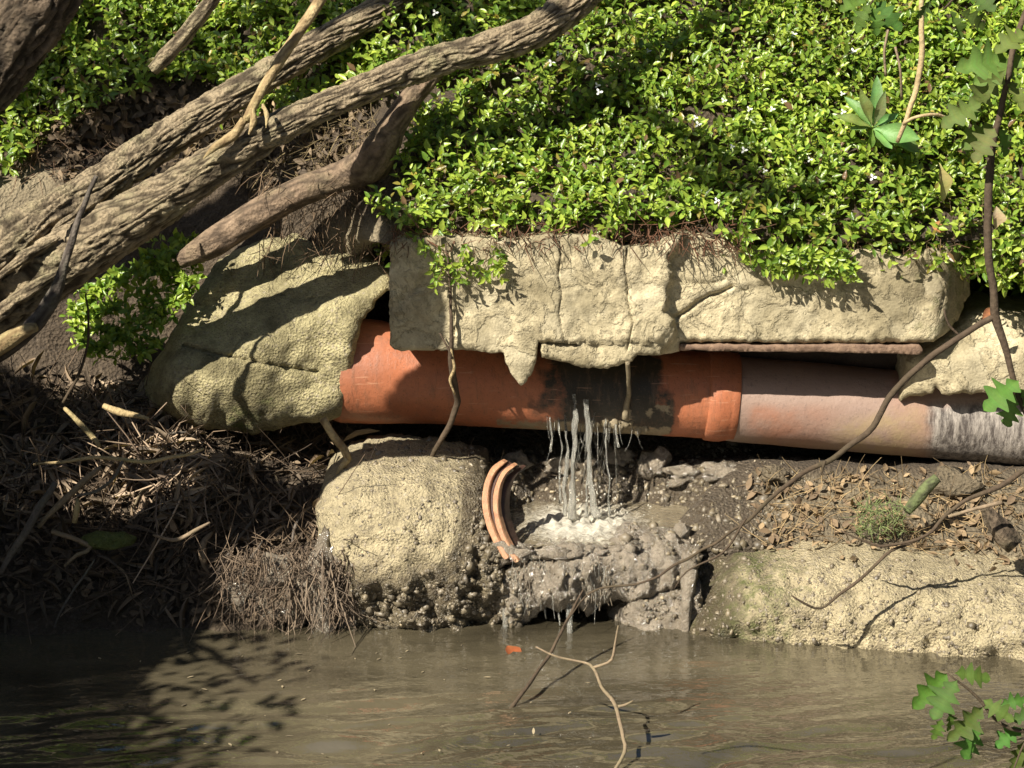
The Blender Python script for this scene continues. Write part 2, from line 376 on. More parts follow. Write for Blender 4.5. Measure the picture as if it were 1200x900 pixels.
def solid(name, outline, yf, back, step, mat, parent=None, jit=2, cracks=(), colf=None, seed=0, edge=10, edged=.03):
    """front face seen from the river with its own relief yf(px,py,edge distance), sides run back level to y = back"""
    ol = resample(outline, step, True, jit, seed); nb = len(ol)
    pts = [Vector((p.x, p.y)) for p in ol]; edges = [(i, (i + 1) % nb) for i in range(nb)]
    for cr, cwid, cdep in cracks:
        for p in resample(cr, step * .7, False):
            for d in (-1, 0, 1):
                q = Vector((p.x + d * cwid, p.y + d * cwid * .4))
                if inpoly(q.x, q.y, ol): pts.append(q)
    xs = [p.x for p in ol]; ys = [p.y for p in ol]
    y = min(ys); r = 0
    while y < max(ys):
        x = min(xs) + (step * .5 if r % 2 else 0)
        while x < max(xs):
            q = Vector((x + random.uniform(-.2, .2) * step, y + random.uniform(-.2, .2) * step))
            if inpoly(q.x, q.y, ol) and min((q - p).length_squared for p in ol[::2]) > (step * .6) ** 2: pts.append(q)
            x += step
        y += step * .87; r += 1
    vv, _, ff, _, _, _ = delaunay_2d_cdt(pts, edges, [], 1, 1e-4)
    ola = np.array([(p.x, p.y) for p in ol]); V = []; col = []
    for v in vv:
        ed = math.sqrt(((ola - (v.x, v.y)) ** 2).sum(1).min())
        Y = yf(v.x, v.y, ed) + edged * (1 - clamp(ed / edge)) ** 2
        for cr, cwid, cdep in cracks:
            d = segdist(v, cr); 
            if d < cwid * 1.2: Y += cdep * (1 - d / (cwid * 1.2))
        p = P(v.x, v.y, Y); V.append(p)
        col.append(colf(v.x, v.y, ed) if colf else (0, 0, 0))
    F = [tuple(reversed(f)) for f in ff] if True else ff
    # boundary loop of the triangulation
    cnt = {}
    for f in F:
        for a, b in zip(f, f[1:] + f[:1]):
            cnt[(a, b)] = 1
    bd = [(a, b) for a, b in cnt if (b, a) not in cnt]
    mp = {}
    for a, b in bd:
        for q in (a, b):
            if q not in mp:
                ids = [q]
                for k in (.15, .4, 1.0):
                    p = V[q].copy(); p.y = lerp(V[q].y, back, k); dd = .012 * fr(p, 3, 14, seed); p.z += dd; p.x += dd
                    V.append(p); col.append(col[q]); ids.append(len(V) - 1)
                mp[q] = ids
    for a, b in bd:
        for k in range(3):
            F.append((b, a, mp[a][k + 1], mp[b][k + 1]) if k == 0 else (mp[b][k], mp[a][k], mp[a][k + 1], mp[b][k + 1]))
    o = mesh(name, V, F, mat, parent, col=col)
    bm = bmesh.new(); bm.from_mesh(o.data); bmesh.ops.recalc_face_normals(bm, faces=bm.faces); bm.to_mesh(o.data); bm.free()
    return o

def relief(px, py, s, o=4, seed=0): return mn.fractal(Vector((px * s, py * s, seed)), 1, 2.1, o)
# --- upper slab over the pipe
slab_out = [(457, 287), (470, 280), (540, 276), (600, 283), (640, 274), (700, 277), (735, 290), (775, 288), (800, 272), (850, 278), (875, 292), (960, 300), (1010, 292), (1060, 300), (1100, 288), (1132, 285), (1138, 310), (1136, 345), (1122, 375), (1110, 388), (1094, 401),
            (1000, 402), (900, 402), (850, 400), (797, 402), (796, 411), (770, 417), (747, 416), (741, 424), (728, 427), (712, 432), (690, 431), (670, 427), (645, 421), (634, 419), (634, 402), (631, 400), (629, 425), (622, 440), (612, 451), (600, 440), (592, 426), (590, 414),
            (560, 412), (530, 410), (495, 411), (470, 412), (457, 404), (456, 350)]
def slab_y(x, y, ed):
    Y = -.33 + .007 * relief(x, y, .012) + .003 * relief(x, y, .05, 4, 3) + .007 * sstep(-.02, .05, relief(x, y, .016, 5, 11)) + .006 * sstep(.12, .16, relief(x, y, .02, 5, 17))
    # the right part has lost its skin along a ragged line and lies deeper
    edge = np.interp(x, [735, 770, 800, 830, 870, 900, 960, 1020, 1200], [430, 400, 372, 352, 336, 332, 322, 312, 300]) + 6 * relief(x, 0, .04, 3, 8)
    k = sstep(735, 790, x)
    Y += k * (.016 * sstep(edge - 3, edge + 3, y) + .006 * relief(x, y, .02, 4, 5)) + .06 * sstep(781, 790, x + (y - 360) * .12 + 16 * relief(x, y, .03, 4, 14))
    if x > 1095: Y += .22 * sstep(1100, 1150, x + (y - 340) * .15)
    if y > 415: Y += .02 * sstep(415, 450, y)
    if x > 640 and y > 400 + 3 * relief(x, 2, .08): Y += .02
    return Y
slab_cr = [([(655, 278), (657, 300), (654, 322), (658, 345), (655, 366), (661, 401)], 1.1, .014), ([(735, 292), (732, 315), (736, 336), (735, 352), (742, 378), (735, 410)], 1.1, .014),
           ([(793, 372), (806, 364), (818, 354), (832, 346), (846, 342), (858, 336)], 3.2, .03), ([(778, 365), (790, 374), (795, 388)], 2.5, .022),
           ([(525, 290), (528, 315), (527, 340), (533, 360), (533, 400)], 1.0, .008), ([(632, 402), (650, 402), (676, 404)], 1.8, .025), ([(634, 300), (641, 306)], 2, .015),
           ([(690, 312), (700, 330), (716, 345)], 1.5, .008), ([(800, 330), (830, 333), (850, 327)], 1.5, .01), ([(1090, 300), (1108, 340), (1100, 372)], 2, .012)]
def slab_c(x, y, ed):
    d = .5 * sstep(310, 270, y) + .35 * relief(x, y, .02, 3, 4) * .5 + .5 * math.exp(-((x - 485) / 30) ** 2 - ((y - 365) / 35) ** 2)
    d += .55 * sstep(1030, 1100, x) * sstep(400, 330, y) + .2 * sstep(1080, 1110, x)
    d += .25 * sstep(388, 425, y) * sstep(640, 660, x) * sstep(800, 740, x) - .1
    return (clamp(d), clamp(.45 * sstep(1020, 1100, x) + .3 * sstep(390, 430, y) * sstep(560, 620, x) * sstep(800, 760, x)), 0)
slab = empty('concrete_slab', P(800, 400, .1))
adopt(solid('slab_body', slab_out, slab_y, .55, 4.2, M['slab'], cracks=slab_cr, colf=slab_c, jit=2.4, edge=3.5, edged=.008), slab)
tag(slab, 'cracked pale yellow concrete slab bridging the pipe with a broken fang of concrete hanging', 'concrete slab')
bo = [(797, 404), (900, 404.5), (1000, 404), (1078, 404.5), (1082, 410), (1079, 415.5), (1000, 413.5), (880, 412), (797, 410.5)]
board = solid('board', bo, lambda x, y, e: -.245 + .004 * relief(x, y * 4, .03), .1, 4, M['board'], jit=1.0, edge=2, edged=.001)
tag(board, 'thin brown stained shuttering board left under the right half of the slab', 'board')
# dark brown recess wall behind the board
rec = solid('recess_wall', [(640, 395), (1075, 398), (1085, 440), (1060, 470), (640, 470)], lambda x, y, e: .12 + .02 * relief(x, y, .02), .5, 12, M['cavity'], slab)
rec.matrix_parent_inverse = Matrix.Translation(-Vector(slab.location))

# --- right hand collar
col_out = [(1062, 425), (1072, 415), (1090, 404), (1105, 396), (1120, 384), (1140, 370), (1165, 364), (1195, 368), (1260, 372), (1330, 380), (1330, 470), (1260, 466), (1225, 463), (1195, 460), (1170, 461), (1150, 459), (1138, 462), (1128, 459), (1112, 464), (1103, 462), (1097, 454), (1093, 461), (1080, 464), (1066, 464), (1056, 470), (1060, 450)]
def col_y(x, y, ed): return -.17 + .10 * (1 - sstep(364, 420, y - (1200 - x) * .1)) + .014 * relief(x, y, .03) + .06 * sstep(1110, 1060, x)
coll = solid('pipe_surround', col_out, col_y, .4, 5, M['slab'], jit=2, colf=lambda x, y, e: (clamp(.1 + .3 * relief(x, y, .02, 3, 2)), 0, 0), edge=8, edged=.02)
tag(coll, 'pale cream concrete surround with ragged lower edge over the right end of the grey pipe', 'concrete surround')

# --- left block
blk_out = [(120, 500), (150, 470), (172, 440), (196, 400), (222, 352), (250, 312), (300, 288), (345, 276), (385, 288), (425, 300), (458, 318), (458, 340), (444, 352), (430, 368), (420, 385), (414, 420), (410, 455), (406, 484), (385, 492), (355, 496), (330, 503), (300, 507), (262, 504), (238, 503), (222, 497), (196, 487), (160, 498)]
def blk_y(x, y, ed):
    ridge = np.interp(x, [120, 220, 300, 380, 430, 460], [470, 420, 395, 375, 372, 350])
    Y = -.14 + .35 * sstep(ridge + 25, ridge - 110, y) + .045 * relief(x, y, .012, 5, 1) + .014 * relief(x, y, .05, 4, 2)
    Y += .10 * sstep(455, 510, y) * .6 + .25 * sstep(215, 140, x)
    g = ((x - 300) / 60) ** 2
    return Y
blk = solid('concrete_block', blk_out, blk_y, .55, 5, M['block'], jit=4, edge=14, edged=.05,
            cracks=[([(215, 405), (245, 413), (270, 418), (310, 426), (345, 432), (375, 436)], 2.2, .025), ([(268, 420), (282, 400), (290, 392)], 2, .015), ([(360, 300), (372, 318), (390, 322)], 2.5, .02), ([(330, 345), (350, 352), (395, 346)], 2, .015)],
            colf=lambda x, y, e: (clamp(.5 * math.exp(-((x - 300) / 35) ** 2 - ((y - 455) / 50) ** 2) + .5 * relief(x, y, .02, 3, 7)), clamp(.35 * sstep(430, 500, y) + .3 * relief(x, y, .015, 3)), 0))
tag(blk, 'rough sloping yellowish concrete block left of the orange pipe, striped with branch shadows', 'concrete block')

# --- broken concrete bed in the stream, left nose
nose_out = [(371, 600), (374, 580), (384, 562), (402, 548), (425, 540), (450, 537), (478, 541), (505, 549), (530, 556), (555, 556), (572, 570), (580, 600), (590, 625), (602, 648), (608, 690), (604, 735), (590, 760), (520, 755), (450, 748), (410, 740), (392, 705), (382, 660), (372, 628)]
def nose_y(x, y, ed):
    dx = (x - 480) / 120; dy = (y - 625) / 110
    Y = -.72 + .20 * (dx * dx) * .55 + .24 * clamp(-dy + .35, 0, 2) ** 1.5 + .03 * relief(x, y, .014, 4, 4) + .016 * relief(x, y, .06, 4, 5)
    Y += .05 * sstep(680, 720, y) + (.05 * relief(x, y, .035, 4, 21) + .03 * relief(x, y, .09, 3, 22)) * sstep(640, 700, y + (x - 480) * .15 + 40 * sstep(540, 575, x))
    return Y
nose = solid('concrete_bed', nose_out, nose_y, .1, 4.5, M['bed'], jit=4, edge=26, edged=.10,
             colf=lambda x, y, e: (clamp(.2 * sstep(640, 720, y + (x - 480) * .25) + .3 * relief(x, y, .02, 3)), .5 * sstep(690, 740, y) * sstep(500, 560, x), clamp(sstep(520, 565, x + (y - 600) * .12) * 1.1 + 1.0 * sstep(635, 720, y + (x - 480) * .12 - (x < 450) * (450 - x) * -.35))))
tag(nose, 'rounded sandy concrete stump of broken pipe bed left of the spilling pool', 'concrete stump')
# --- right kerb-like part
kerb_out = [(736, 738), (746, 716), (768, 700), (796, 678), (812, 664), (832, 655), (870, 648), (905, 650), (930, 655), (965, 646), (1000, 648), (1050, 655), (1095, 662), (1130, 664), (1165, 668), (1200, 676), (1260, 680), (1340, 690), (1340, 810), (1200, 796), (1100, 785), (1000, 778), (900, 768), (840, 762), (790, 758), (744, 754)]
def kerb_y(x, y, ed):
    top = np.interp(x, [806, 870, 1000, 1200, 1340], [690, 648, 648, 676, 690]); t = clamp((y - top) / 95)
    base = np.interp(x, [806, 900, 1200, 1340], [-.72, -.82, -1.0, -1.08])
    return base + .30 * (1 - t) ** 2.2 + .03 * relief(x, y, .012, 4, 2) + .022 * relief(x, y, .05, 4, 6) + .012 * sstep(.05, .12, relief(x, y, .025, 4, 31)) + .03 * sstep(.85, 1.1, t)
kerb = solid('concrete_kerb', kerb_out, kerb_y, .1, 4.8, M['bed'], jit=4, edge=14, edged=.05,
             colf=lambda x, y, e: (clamp(.55 * sstep(940, 840, x) + .25 * relief(x, y, .02, 3) + .25 * sstep(740, 775, y - (x - 900) * .07)), .55 * sstep(1000, 900, x), clamp(.85 * sstep(905, 800, x) + .45 * sstep(752, 768, y - (x - 900) * .09))))
tag(kerb, 'long low pebbly concrete pipe bed along the water on the right', 'concrete bed')

# --- mud shelf the pool spills over
shelf_out = [(578, 690), (590, 664), (606, 652), (640, 642), (652, 632), (664, 630), (676, 640), (700, 640), (722, 624), (740, 618), (770, 622), (800, 632), (822, 650), (818, 680), (800, 690), (775, 700), (740, 706), (716, 702), (700, 712), (690, 720), (676, 712), (655, 716), (640, 712), (628, 722), (612, 738), (600, 742), (588, 730), (580, 712)]
def shelf_y(x, y, ed): return -.63 + .15 * clamp((668 - y) / 38) ** 1.5 + .05 * sstep(740, 800, x) - .07 * math.exp(-((x - 660) / 45) ** 2 - ((y - 680) / 35) ** 2) + .035 * relief(x * 1.8, y * .7, .03, 5, 2) + .018 * relief(x * 2, y * .8, .09, 4, 5)
shelf = solid('mud_shelf', shelf_out, shelf_y, -.38, 3.4, M['mud'], jit=4, edge=10, edged=.05)
tag(shelf, 'glistening wet mud lip with dripping edge below the splashing pool', 'mud lip')
foot_out = [(600, 745), (640, 738), (700, 728), (720, 712), (760, 702), (800, 692), (822, 690), (830, 760), (780, 768), (600, 765)]
foot = solid('undercut_bank', foot_out, lambda x, y, e: -.47 - .16 * sstep(690, 760, x) - .06 * sstep(720, 750, y) + .05 * relief(x, y, .03, 5, 3) + .02 * relief(x, y, .09, 4), -.1, 4, M['mud'], jit=3, edge=8)
foot['kind'] = 'structure'

# ------------------------------------------------------------------ lathe along a line (pipes)
def lathe(name, A, B, prof_, mat, parent, colf=None, seg=72, a0=0, a1=2 * math.pi, wob=.0):
    A, B = Vector(A), Vector(B); ax = (B - A).normalized(); L = (B - A).length
    e1 = Vector((0, 0, 1)); e1 = (e1 - ax * e1.dot(ax)).normalized(); e2 = ax.cross(e1)
    full = a1 - a0 > 6.2; m = seg if full else seg + 1; V, col = [], []
    for s, r in prof_:
        for k in range(m):
            a = a0 + (a1 - a0) * k / seg
            p = A + ax * (s * L) + (e1 * math.cos(a) + e2 * math.sin(a)) * r
            p += (e1 * math.cos(a) + e2 * math.sin(a)) * wob * fr(p, 3, 6)
            V.append(p); col.append(colf(p) if colf else (0, 0, 0))
    F = []
    for i in range(len(prof_) - 1):
        for k in range(seg):
            j = (k + 1) % m; F.append((i * m + k, i * m + j, (i + 1) * m + j, (i + 1) * m + k))
    return mesh(name, V, F, mat, parent, col=col)
def steps(*seq, n=10):
    out = []
    for (a, ra), (b, rb) in zip(seq, seq[1:]):
        k = max(1, int(abs(b - a) * 60)); out += [(lerp(a, b, q / k), lerp(ra, rb, q / k)) for q in range(k)]
    return out + [seq[-1]]
YC = .10
A0 = P(380, 432, YC); A1 = P(862, 465, YC)
pipe = empty('clay_pipe', A0.lerp(A1, .5))
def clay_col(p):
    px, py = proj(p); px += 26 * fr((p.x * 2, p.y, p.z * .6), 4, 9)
    blk = sstep(570, 700, px) * sstep(800, 758, px) * .95  # black stretch, slab shade painted in with the algae
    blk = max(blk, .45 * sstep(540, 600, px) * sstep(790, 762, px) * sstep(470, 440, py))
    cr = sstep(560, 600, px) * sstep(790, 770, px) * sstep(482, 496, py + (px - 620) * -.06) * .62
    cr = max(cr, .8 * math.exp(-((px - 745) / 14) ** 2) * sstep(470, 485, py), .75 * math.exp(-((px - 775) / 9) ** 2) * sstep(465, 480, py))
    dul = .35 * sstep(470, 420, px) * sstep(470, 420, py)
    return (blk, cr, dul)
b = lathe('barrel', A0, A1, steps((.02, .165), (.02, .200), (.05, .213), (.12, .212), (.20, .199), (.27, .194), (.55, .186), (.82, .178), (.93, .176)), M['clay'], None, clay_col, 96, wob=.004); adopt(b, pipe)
b = lathe('collar', A0, A1, steps((.925, .15), (.925, .177), (.93, .184), (.95, .187), (.965, .1865), (.978, .181), (.985, .1795), (.998, .180), (1.0, .176), (1.0, .14)), M['clay'], None, lambda p: (.05 * sstep(470, 455, proj(p)[1]), 0, 0), 96); adopt(b, pipe)
tag(pipe, 'orange glazed clay drain pipe with black leaking middle and a raised collar', 'pipe')
B0 = P(850, 466.5, YC); B1 = P(1330, 507, YC - .02)
gp = empty('grey_pipe', B0.lerp(B1, .5))
def gp_col(p):
    px, py = proj(p)
    pk = sstep(1010, 900, px) * sstep(468, 485, py) * sstep(870, 885, px) + .6 * sstep(1030, 1060, px) * sstep(1110, 1080, px)
    scl = sstep(1082, 1096, px + 5 * relief(px, py, .06)) * sstep(468, 480, py + 5 * relief(px, py, .07, 3, 4))
    ear = max(sstep(960, 1000, px) * sstep(1100, 1060, px) * sstep(480, 505, py + (px - 1000) * .2), .5 * sstep(505, 520, py - (px - 860) * .07))
    return (clamp(pk), scl, clamp(ear))
b = lathe('barrel', B0, B1, steps((0, .12), (0, .171), (.01, .173), (1, .173)), M['greypipe'], None, gp_col, 96, wob=.003); adopt(b, gp)
tag(gp, 'weathered grey brown drain pipe with white scale at its right end', 'pipe')
# mineral crust lumps under the leak
def blob(c, r, seed, sx=1, sy=1, sz=1, amp=.35, sub=2):
    bm = bmesh.new(); bmesh.ops.create_icosphere(bm, subdivisions=sub, radius=1)
    V = []
    for v in bm.verts:
        n = 1 + amp * fr(v.co, 3, 1.4, seed); V.append(Vector((v.co.x * sx, v.co.y * sy, v.co.z * sz)) * r * n + Vector(c))
    F = [tuple(x.index for x in f.verts) for f in bm.faces]; bm.free(); return V, F
def join(parts):
    V, F = [], []
    for v, f in parts:
        o = len(V); V += v; F += [tuple(i + o for i in x) for x in f]
    return V, F
crust = []
for i in range(26):
    x = random.gauss(735, 26); y = random.uniform(484, 503)
    crust.append(blob(P(x, y + (x - 735) * .05, YC - .15 + random.uniform(0, .04)), random.uniform(.008, .022), i, 1, .7, random.uniform(.8, 1.8), .5, 2))
V, F = join(crust); b = mesh('mineral_crust', V, F, M['crust']); adopt(b, pipe); b['kind'] = 'stuff'

RIM = True
# ------------------------------------------------------------------ tubes: limbs, sticks, roots
def catmull(pts, step):
    pts = [Vector(p) for p in pts]; P4 = [pts[0] * 2 - pts[1]] + pts + [pts[-1] * 2 - pts[-2]]; out = []
    for i in range(1, len(P4) - 2):
        p0, p1, p2, p3 = P4[i - 1:i + 3]; k = max(2, int((p2 - p1).length / step))
        for q in range(k):
            t = q / k
            out.append((.5 * ((2 * p1) + (p2 - p0) * t + (2 * p0 - 5 * p1 + 4 * p2 - p3) * t * t + (3 * p1 - p0 - 3 * p2 + p3) * t ** 3), i - 1 + t))
    out.append((pts[-1], len(pts) - 1.0)); return out
def tube_geo(pts, radii, seg=8, step=.03, wob=.0, bark=0., seed=0, tip=True, furrow=48., along=9.):
    cl = catmull(pts, step); V, col, F = [], [], []; n = len(cl); prev = None; s = 0
    for i, (p, u) in enumerate(cl):
        p = p + wob * Vector((fr(p, 2, 7, seed), fr(p, 2, 7, seed + 9), fr(p, 2, 7, seed + 17)))
        d = (cl[min(i + 1, n - 1)][0] - cl[max(i - 1, 0)][0]).normalized()
        if prev is None:
            a = d.orthogonal().normalized()
        else: a = (prev - d * prev.dot(d)).normalized()
        prev = a; b_ = d.cross(a)
        k = min(int(u), len(radii) - 2); r = lerp(radii[k], radii[k + 1], u - k)
        if i: s += (cl[i][0] - cl[i - 1][0]).length
        for q in range(seg):
            th = 2 * math.pi * q / seg; rr = r; fcol = 0
            if bark:
                t2 = th + .7 * math.sin(s * 1.7 + seed) + .5 * fr((math.cos(th), math.sin(th), s * 2.0), 2, 1, seed)
                w_ = Vector((math.cos(t2) * r * furrow, math.sin(t2) * r * furrow, s * along + seed))
                e = abs(mn.noise(w_)); e2 = abs(mn.noise(w_ * 2.1 + Vector((5, 3, 1))))
                f = min(e * 2.6, e2 * 3.4 + .35, 1.0)
                rr = r * (1 + .10 * fr((math.cos(th) * 1.3, math.sin(th) * 1.3, s * 2.2), 3, 1, seed)) - bark * (1 - f) + bark * .4 * fr(w_, 3, 1.7, 3)
                fcol = .85 * clamp((.66 - f) / .5)
            V.append(p + (a * math.cos(th) + b_ * math.sin(th)) * rr); col.append((fcol, 0, 0))
    for i in range(n - 1):
        for q in range(seg):
            j = (q + 1) % seg; F.append((i * seg + q, i * seg + j, (i + 1) * seg + j, (i + 1) * seg + q))
    F.append(tuple(range(seg))[::-1]); F.append(tuple(range((n - 1) * seg, n * seg)))
    return V, F, col
def tube(name, pts, radii, mat, parent=None, **k):
    V, F, col = tube_geo(pts, radii, **k); o = mesh(name, V, F, mat, None, col=col)
    if parent: adopt(o, parent)
    return o
def pp(*q): return [P(*a) for a in q]                 # (px, py, depth) triples
def rad(px, Y): return px / 2 * (Y + 8) / FPX

# leaning tree whose limbs cross the upper left
tree = empty('leaning_tree', (-3.7, -.5, .3))
tag(tree, 'leaning tree with deeply furrowed grey bark limbs reaching up and right across the bank', 'tree')
def limb(name, q, th, parent, mat='bark', bark=.012, seg=112, seed=0, step=.008, **k):
    return tube(name, pp(*q), [rad(t, a[2]) for t, a in zip(th, q)], M[mat], parent, bark=bark, seg=seg, seed=seed, step=step, **k)
tube('trunk', [(-3.7, -.5, .25), (-3.3, -.58, .72), (-2.9, -.64, 1.02), (-2.5, -.66, 1.24), (-2.2, -.66, 1.42)], [.36, .28, .22, .18, .15], M['bark'], tree, bark=.016, seg=64, step=.02, seed=2)
big = limb('limb', [(-130, 470, -.60), (-60, 405, -.50), (0, 358, -.46), (50, 322, -.45), (100, 290, -.45), (200, 228, -.44), (300, 164, -.40), (400, 116, -.30), (500, 75, -.20), (600, 47, -.10), (660, 14, -.03), (720, -40, .04), (800, -120, .12)], [112, 98, 86, 78, 71, 57, 44, 36, 36, 39, 40, 36, 32], tree, seed=1)
limb('limb', [(-150, 420, -.66), (-60, 335, -.60), (0, 296, -.48), (50, 262, -.35), (100, 230, -.20), (200, 160, .06), (300, 96, .20), (400, 38, .36), (470, -4, .48), (560, -65, .7), (680, -160, .9)], [104, 82, 68, 60, 53, 44, 38, 36, 34, 32, 30], tree, seed=5)
sb = limb('broken_branch', [(390, -30, -.25), (372, 5, -.29), (350, 38, -.34), (325, 76, -.39), (302, 115, -.44), (288, 142, -.47)], [14, 14, 13, 13, 12, 11], big, 'pale_wood', .002, 14, 3, .02)
limb('torn_wood', [(286, 140, -.48), (272, 160, -.50), (252, 172, -.53), (238, 186, -.55)], [11, 13, 10, 3], big, 'pale_wood', .003, 12, 4, .015)
limb('splinter', [(296, 128, -.48), (297, 143, -.50), (292, 158, -.52)], [6, 9, 3], big, 'pale_wood', .002, 8, 6, .012)
limb('splinter', [(308, 122, -.47), (313, 135, -.49), (312, 150, -.51)], [4, 7, 2], big, 'pale_wood', .002, 8, 7, .012)
for i, (q, th) in enumerate([([(-40, 400, -.62), (0, 366, -.60), (40, 336, -.57), (80, 312, -.56)], [18, 20, 16, 5]),
                             ([(60, 270, -.58), (110, 235, -.44), (150, 205, -.28)], [4, 16, 4]), ([(-10, 330, -.62), (30, 300, -.58), (70, 278, -.54)], [6, 18, 5])]):
    limb('bark_strip', q, th, big, 'bark', .008, 24, 20 + i, .015)

t2 = empty('dark_tree', P(-100, 720, -.85)); tag(t2, 'dark rough barked trunk cutting across the top left corner', 'tree')
limb('trunk', [(-100, 720, -.85), (-98, 540, -1.05), (-92, 390, -1.24), (-76, 245, -1.39), (-40, 122, -1.46), (-12, 84, -1.46), (25, 34, -1.46), (58, -22, -1.46), (70, -70, -1.46), (58, -140, -1.46), (0, -230, -1.46)], [112, 104, 98, 94, 88, 86, 84, 82, 80, 76, 70], t2, 'bark_dark', .016, 96, 8)

root = tube('fallen_limb', pp((212, 306, .04), (250, 284, .02), (300, 252, .03), (350, 226, .05), (400, 207, .08), (432, 192, .02), (447, 172, -.04), (462, 145, -.06), (482, 115, -.05), (503, 92, -.02), (530, 62, .08)), [rad(t, .1) for t in (20, 36, 38, 36, 38, 46, 40, 30, 26, 22, 20)], M['limb_brown'], bark=.004, seg=36, step=.015, seed=4)
tag(root, 'smooth brown limb lying along the bank beneath the grey limbs', 'limb')
st = tube('broken_branch', pp((178, 82, -.55), (190, 70, -.55), (212, 46, -.56), (235, 18, -.58), (258, -15, -.6), (300, -80, -.6)), [rad(t, -.55) for t in (15, 20, 20, 18, 17, 16)], M['bark'], bark=.006, seg=28, step=.014, seed=11)
tag(st, 'short brown branch stub pointing down from the top edge left of the limbs', 'branch')
g = tube('grey_branch', pp((-30, 430, -.78), (0, 412, -.78), (36, 385, -.77), (62, 350, -.76), (74, 315, -.75), (84, 282, -.74), (96, 246, -.72), (113, 206, -.70)), [rad(t, -1) for t in (26, 24, 22, 20, 12, 10, 8, 7)], M['grey_wood'], bark=.003, seg=16, step=.015, seed=12)
tag(g, 'dead grey branch propped against the furrowed limbs at the left edge', 'branch')
g = tube('snapped_branch', pp((-40, 425, -.86), (-5, 408, -.85), (24, 390, -.84), (43, 383, -.84)), [rad(t, -1.1) for t in (26, 24, 20, 12)], M['pale_wood'], bark=.003, seg=14, step=.015, seed=13)
tag(g, 'snapped pale wooden branch end at the left edge below the limbs', 'branch')

# hanging root and forked stick
r0 = empty('hanging_root', P(530, 400, -.24)); tag(r0, 'thin knotted root hanging over the slab and across the orange pipe', 'root')
tube('stem', pp((524, 285, -.35), (527, 340, -.355), (529, 395, -.36), (531, 430, -.33), (534, 470, -.24), (522, 505, -.22), (506, 535, -.18), (497, 552, -.16)), [rad(t, -.2) for t in (2, 3, 5, 8, 8, 7, 6, 5)], M['twig'], r0, seg=8, wob=.012, step=.02)
tube('rootlet', pp((529, 408, -.36), (533, 430, -.35), (528, 445, -.32), (533, 462, -.3)), [rad(t, -.2) for t in (3, 4, 4, 2)], M['pale_wood'], r0, seg=6, wob=.006, step=.015)
tube('rootlet', pp((515, 390, -.35), (525, 408, -.36), (530, 420, -.36)), [rad(t, -.2) for t in (2, 3, 3)], M['twig'], r0, seg=6, step=.015)
f0 = empty('forked_stick', P(400, 545, -.3)); tag(f0, 'short pale forked stick leaning at the top left of the concrete stump', 'stick')
tube('stem', pp((378, 490, -.30), (390, 510, -.31), (404, 528, -.32), (408, 540, -.33)), [rad(t, -.3) for t in (11, 10, 10, 9)], M['pale_wood'], f0, seg=10, step=.015, bark=.001)
tube('fork', pp((408, 538, -.33), (400, 548, -.33), (395, 556, -.33)), [rad(t, -.3) for t in (9, 7, 4)], M['pale_wood'], f0, seg=8, step=.012)
g = tube('mossy_stick', pp((1062, 600, -.42), (1075, 585, -.42), (1088, 570, -.42), (1099, 560, -.42)), [rad(t, -.4) for t in (12, 15, 15, 12)], M['mossy'], seg=14, step=.012, bark=.002)
tag(g, 'stubby green mossy stick sticking up from the litter under the grey pipe', 'stick')
g = tube('driftwood', pp((1190, 640, -.75), (1175, 625, -.73), (1160, 605, -.70), (1150, 590, -.7)), [rad(t, -.7) for t in (26, 30, 22, 8)], M['bark_dark'], seg=20, step=.012, bark=.01)
tag(g, 'dark knobbly piece of driftwood standing on the right end of the concrete bed', 'driftwood')

# broken clay pipe rim standing in the concrete
sh = empty('pipe_shard', P(575, 600, -.35)); tag(sh, 'curved terracotta pipe rim with a groove standing in the broken concrete', 'pipe shard')
def arc(pts, w0, dy): return [P(x, y, Y + dy) for x, y, Y in pts]
sp = [(590, 541, -.40), (579, 550, -.44), (571, 568, -.49), (569, 590, -.54), (573, 612, -.58), (581, 632, -.62), (594, 654, -.67)]
def ribbon(name, off, w_, mat, dy, th=.028):
    cl = catmull([P(x + off[0], y + off[1], Y + dy) for x, y, Y in sp], .012); V, F = [], []; n = len(cl)
    for i, (p, u) in enumerate(cl):
        d = (cl[min(i + 1, n - 1)][0] - cl[max(i - 1, 0)][0]).normalized(); a = Vector((1, 0, 0)); a = (a - d * a.dot(d)).normalized()
        ww = w_ * (1 + .12 * fr(p, 3, 18)) * (.75 if i in (0, n - 1) else 1)
        bk = Vector((0.35, 1, 0)).normalized() * th
        for q in (-a * ww, -a * ww * .6 + Vector((0, -.006, 0)), a * ww * .6 + Vector((0, -.006, 0)), a * ww, a * ww + bk, -a * ww + bk): V.append(p + q)
    for i in range(n - 1):
        for q in range(6): F.append((i * 6 + q, i * 6 + (q + 1) % 6, (i + 1) * 6 + (q + 1) % 6, (i + 1) * 6 + q))
    F += [(0, 1, 2, 3, 4, 5), tuple((n - 1) * 6 + q for q in range(6))]
    return adopt(mesh(name, V, F, mat, smooth=False), sh)
ribbon('outer_rib', (0, 0), .0125, M['shard'], 0); ribbon('inner_rib', (12, 4), .0105, M['shard'], -.006); ribbon('groove', (6, 3), .012, M['shard_dark'], .012)
ribbon('pipe_wall', (20, 8), .010, M['shard_dark'], .03, .05)

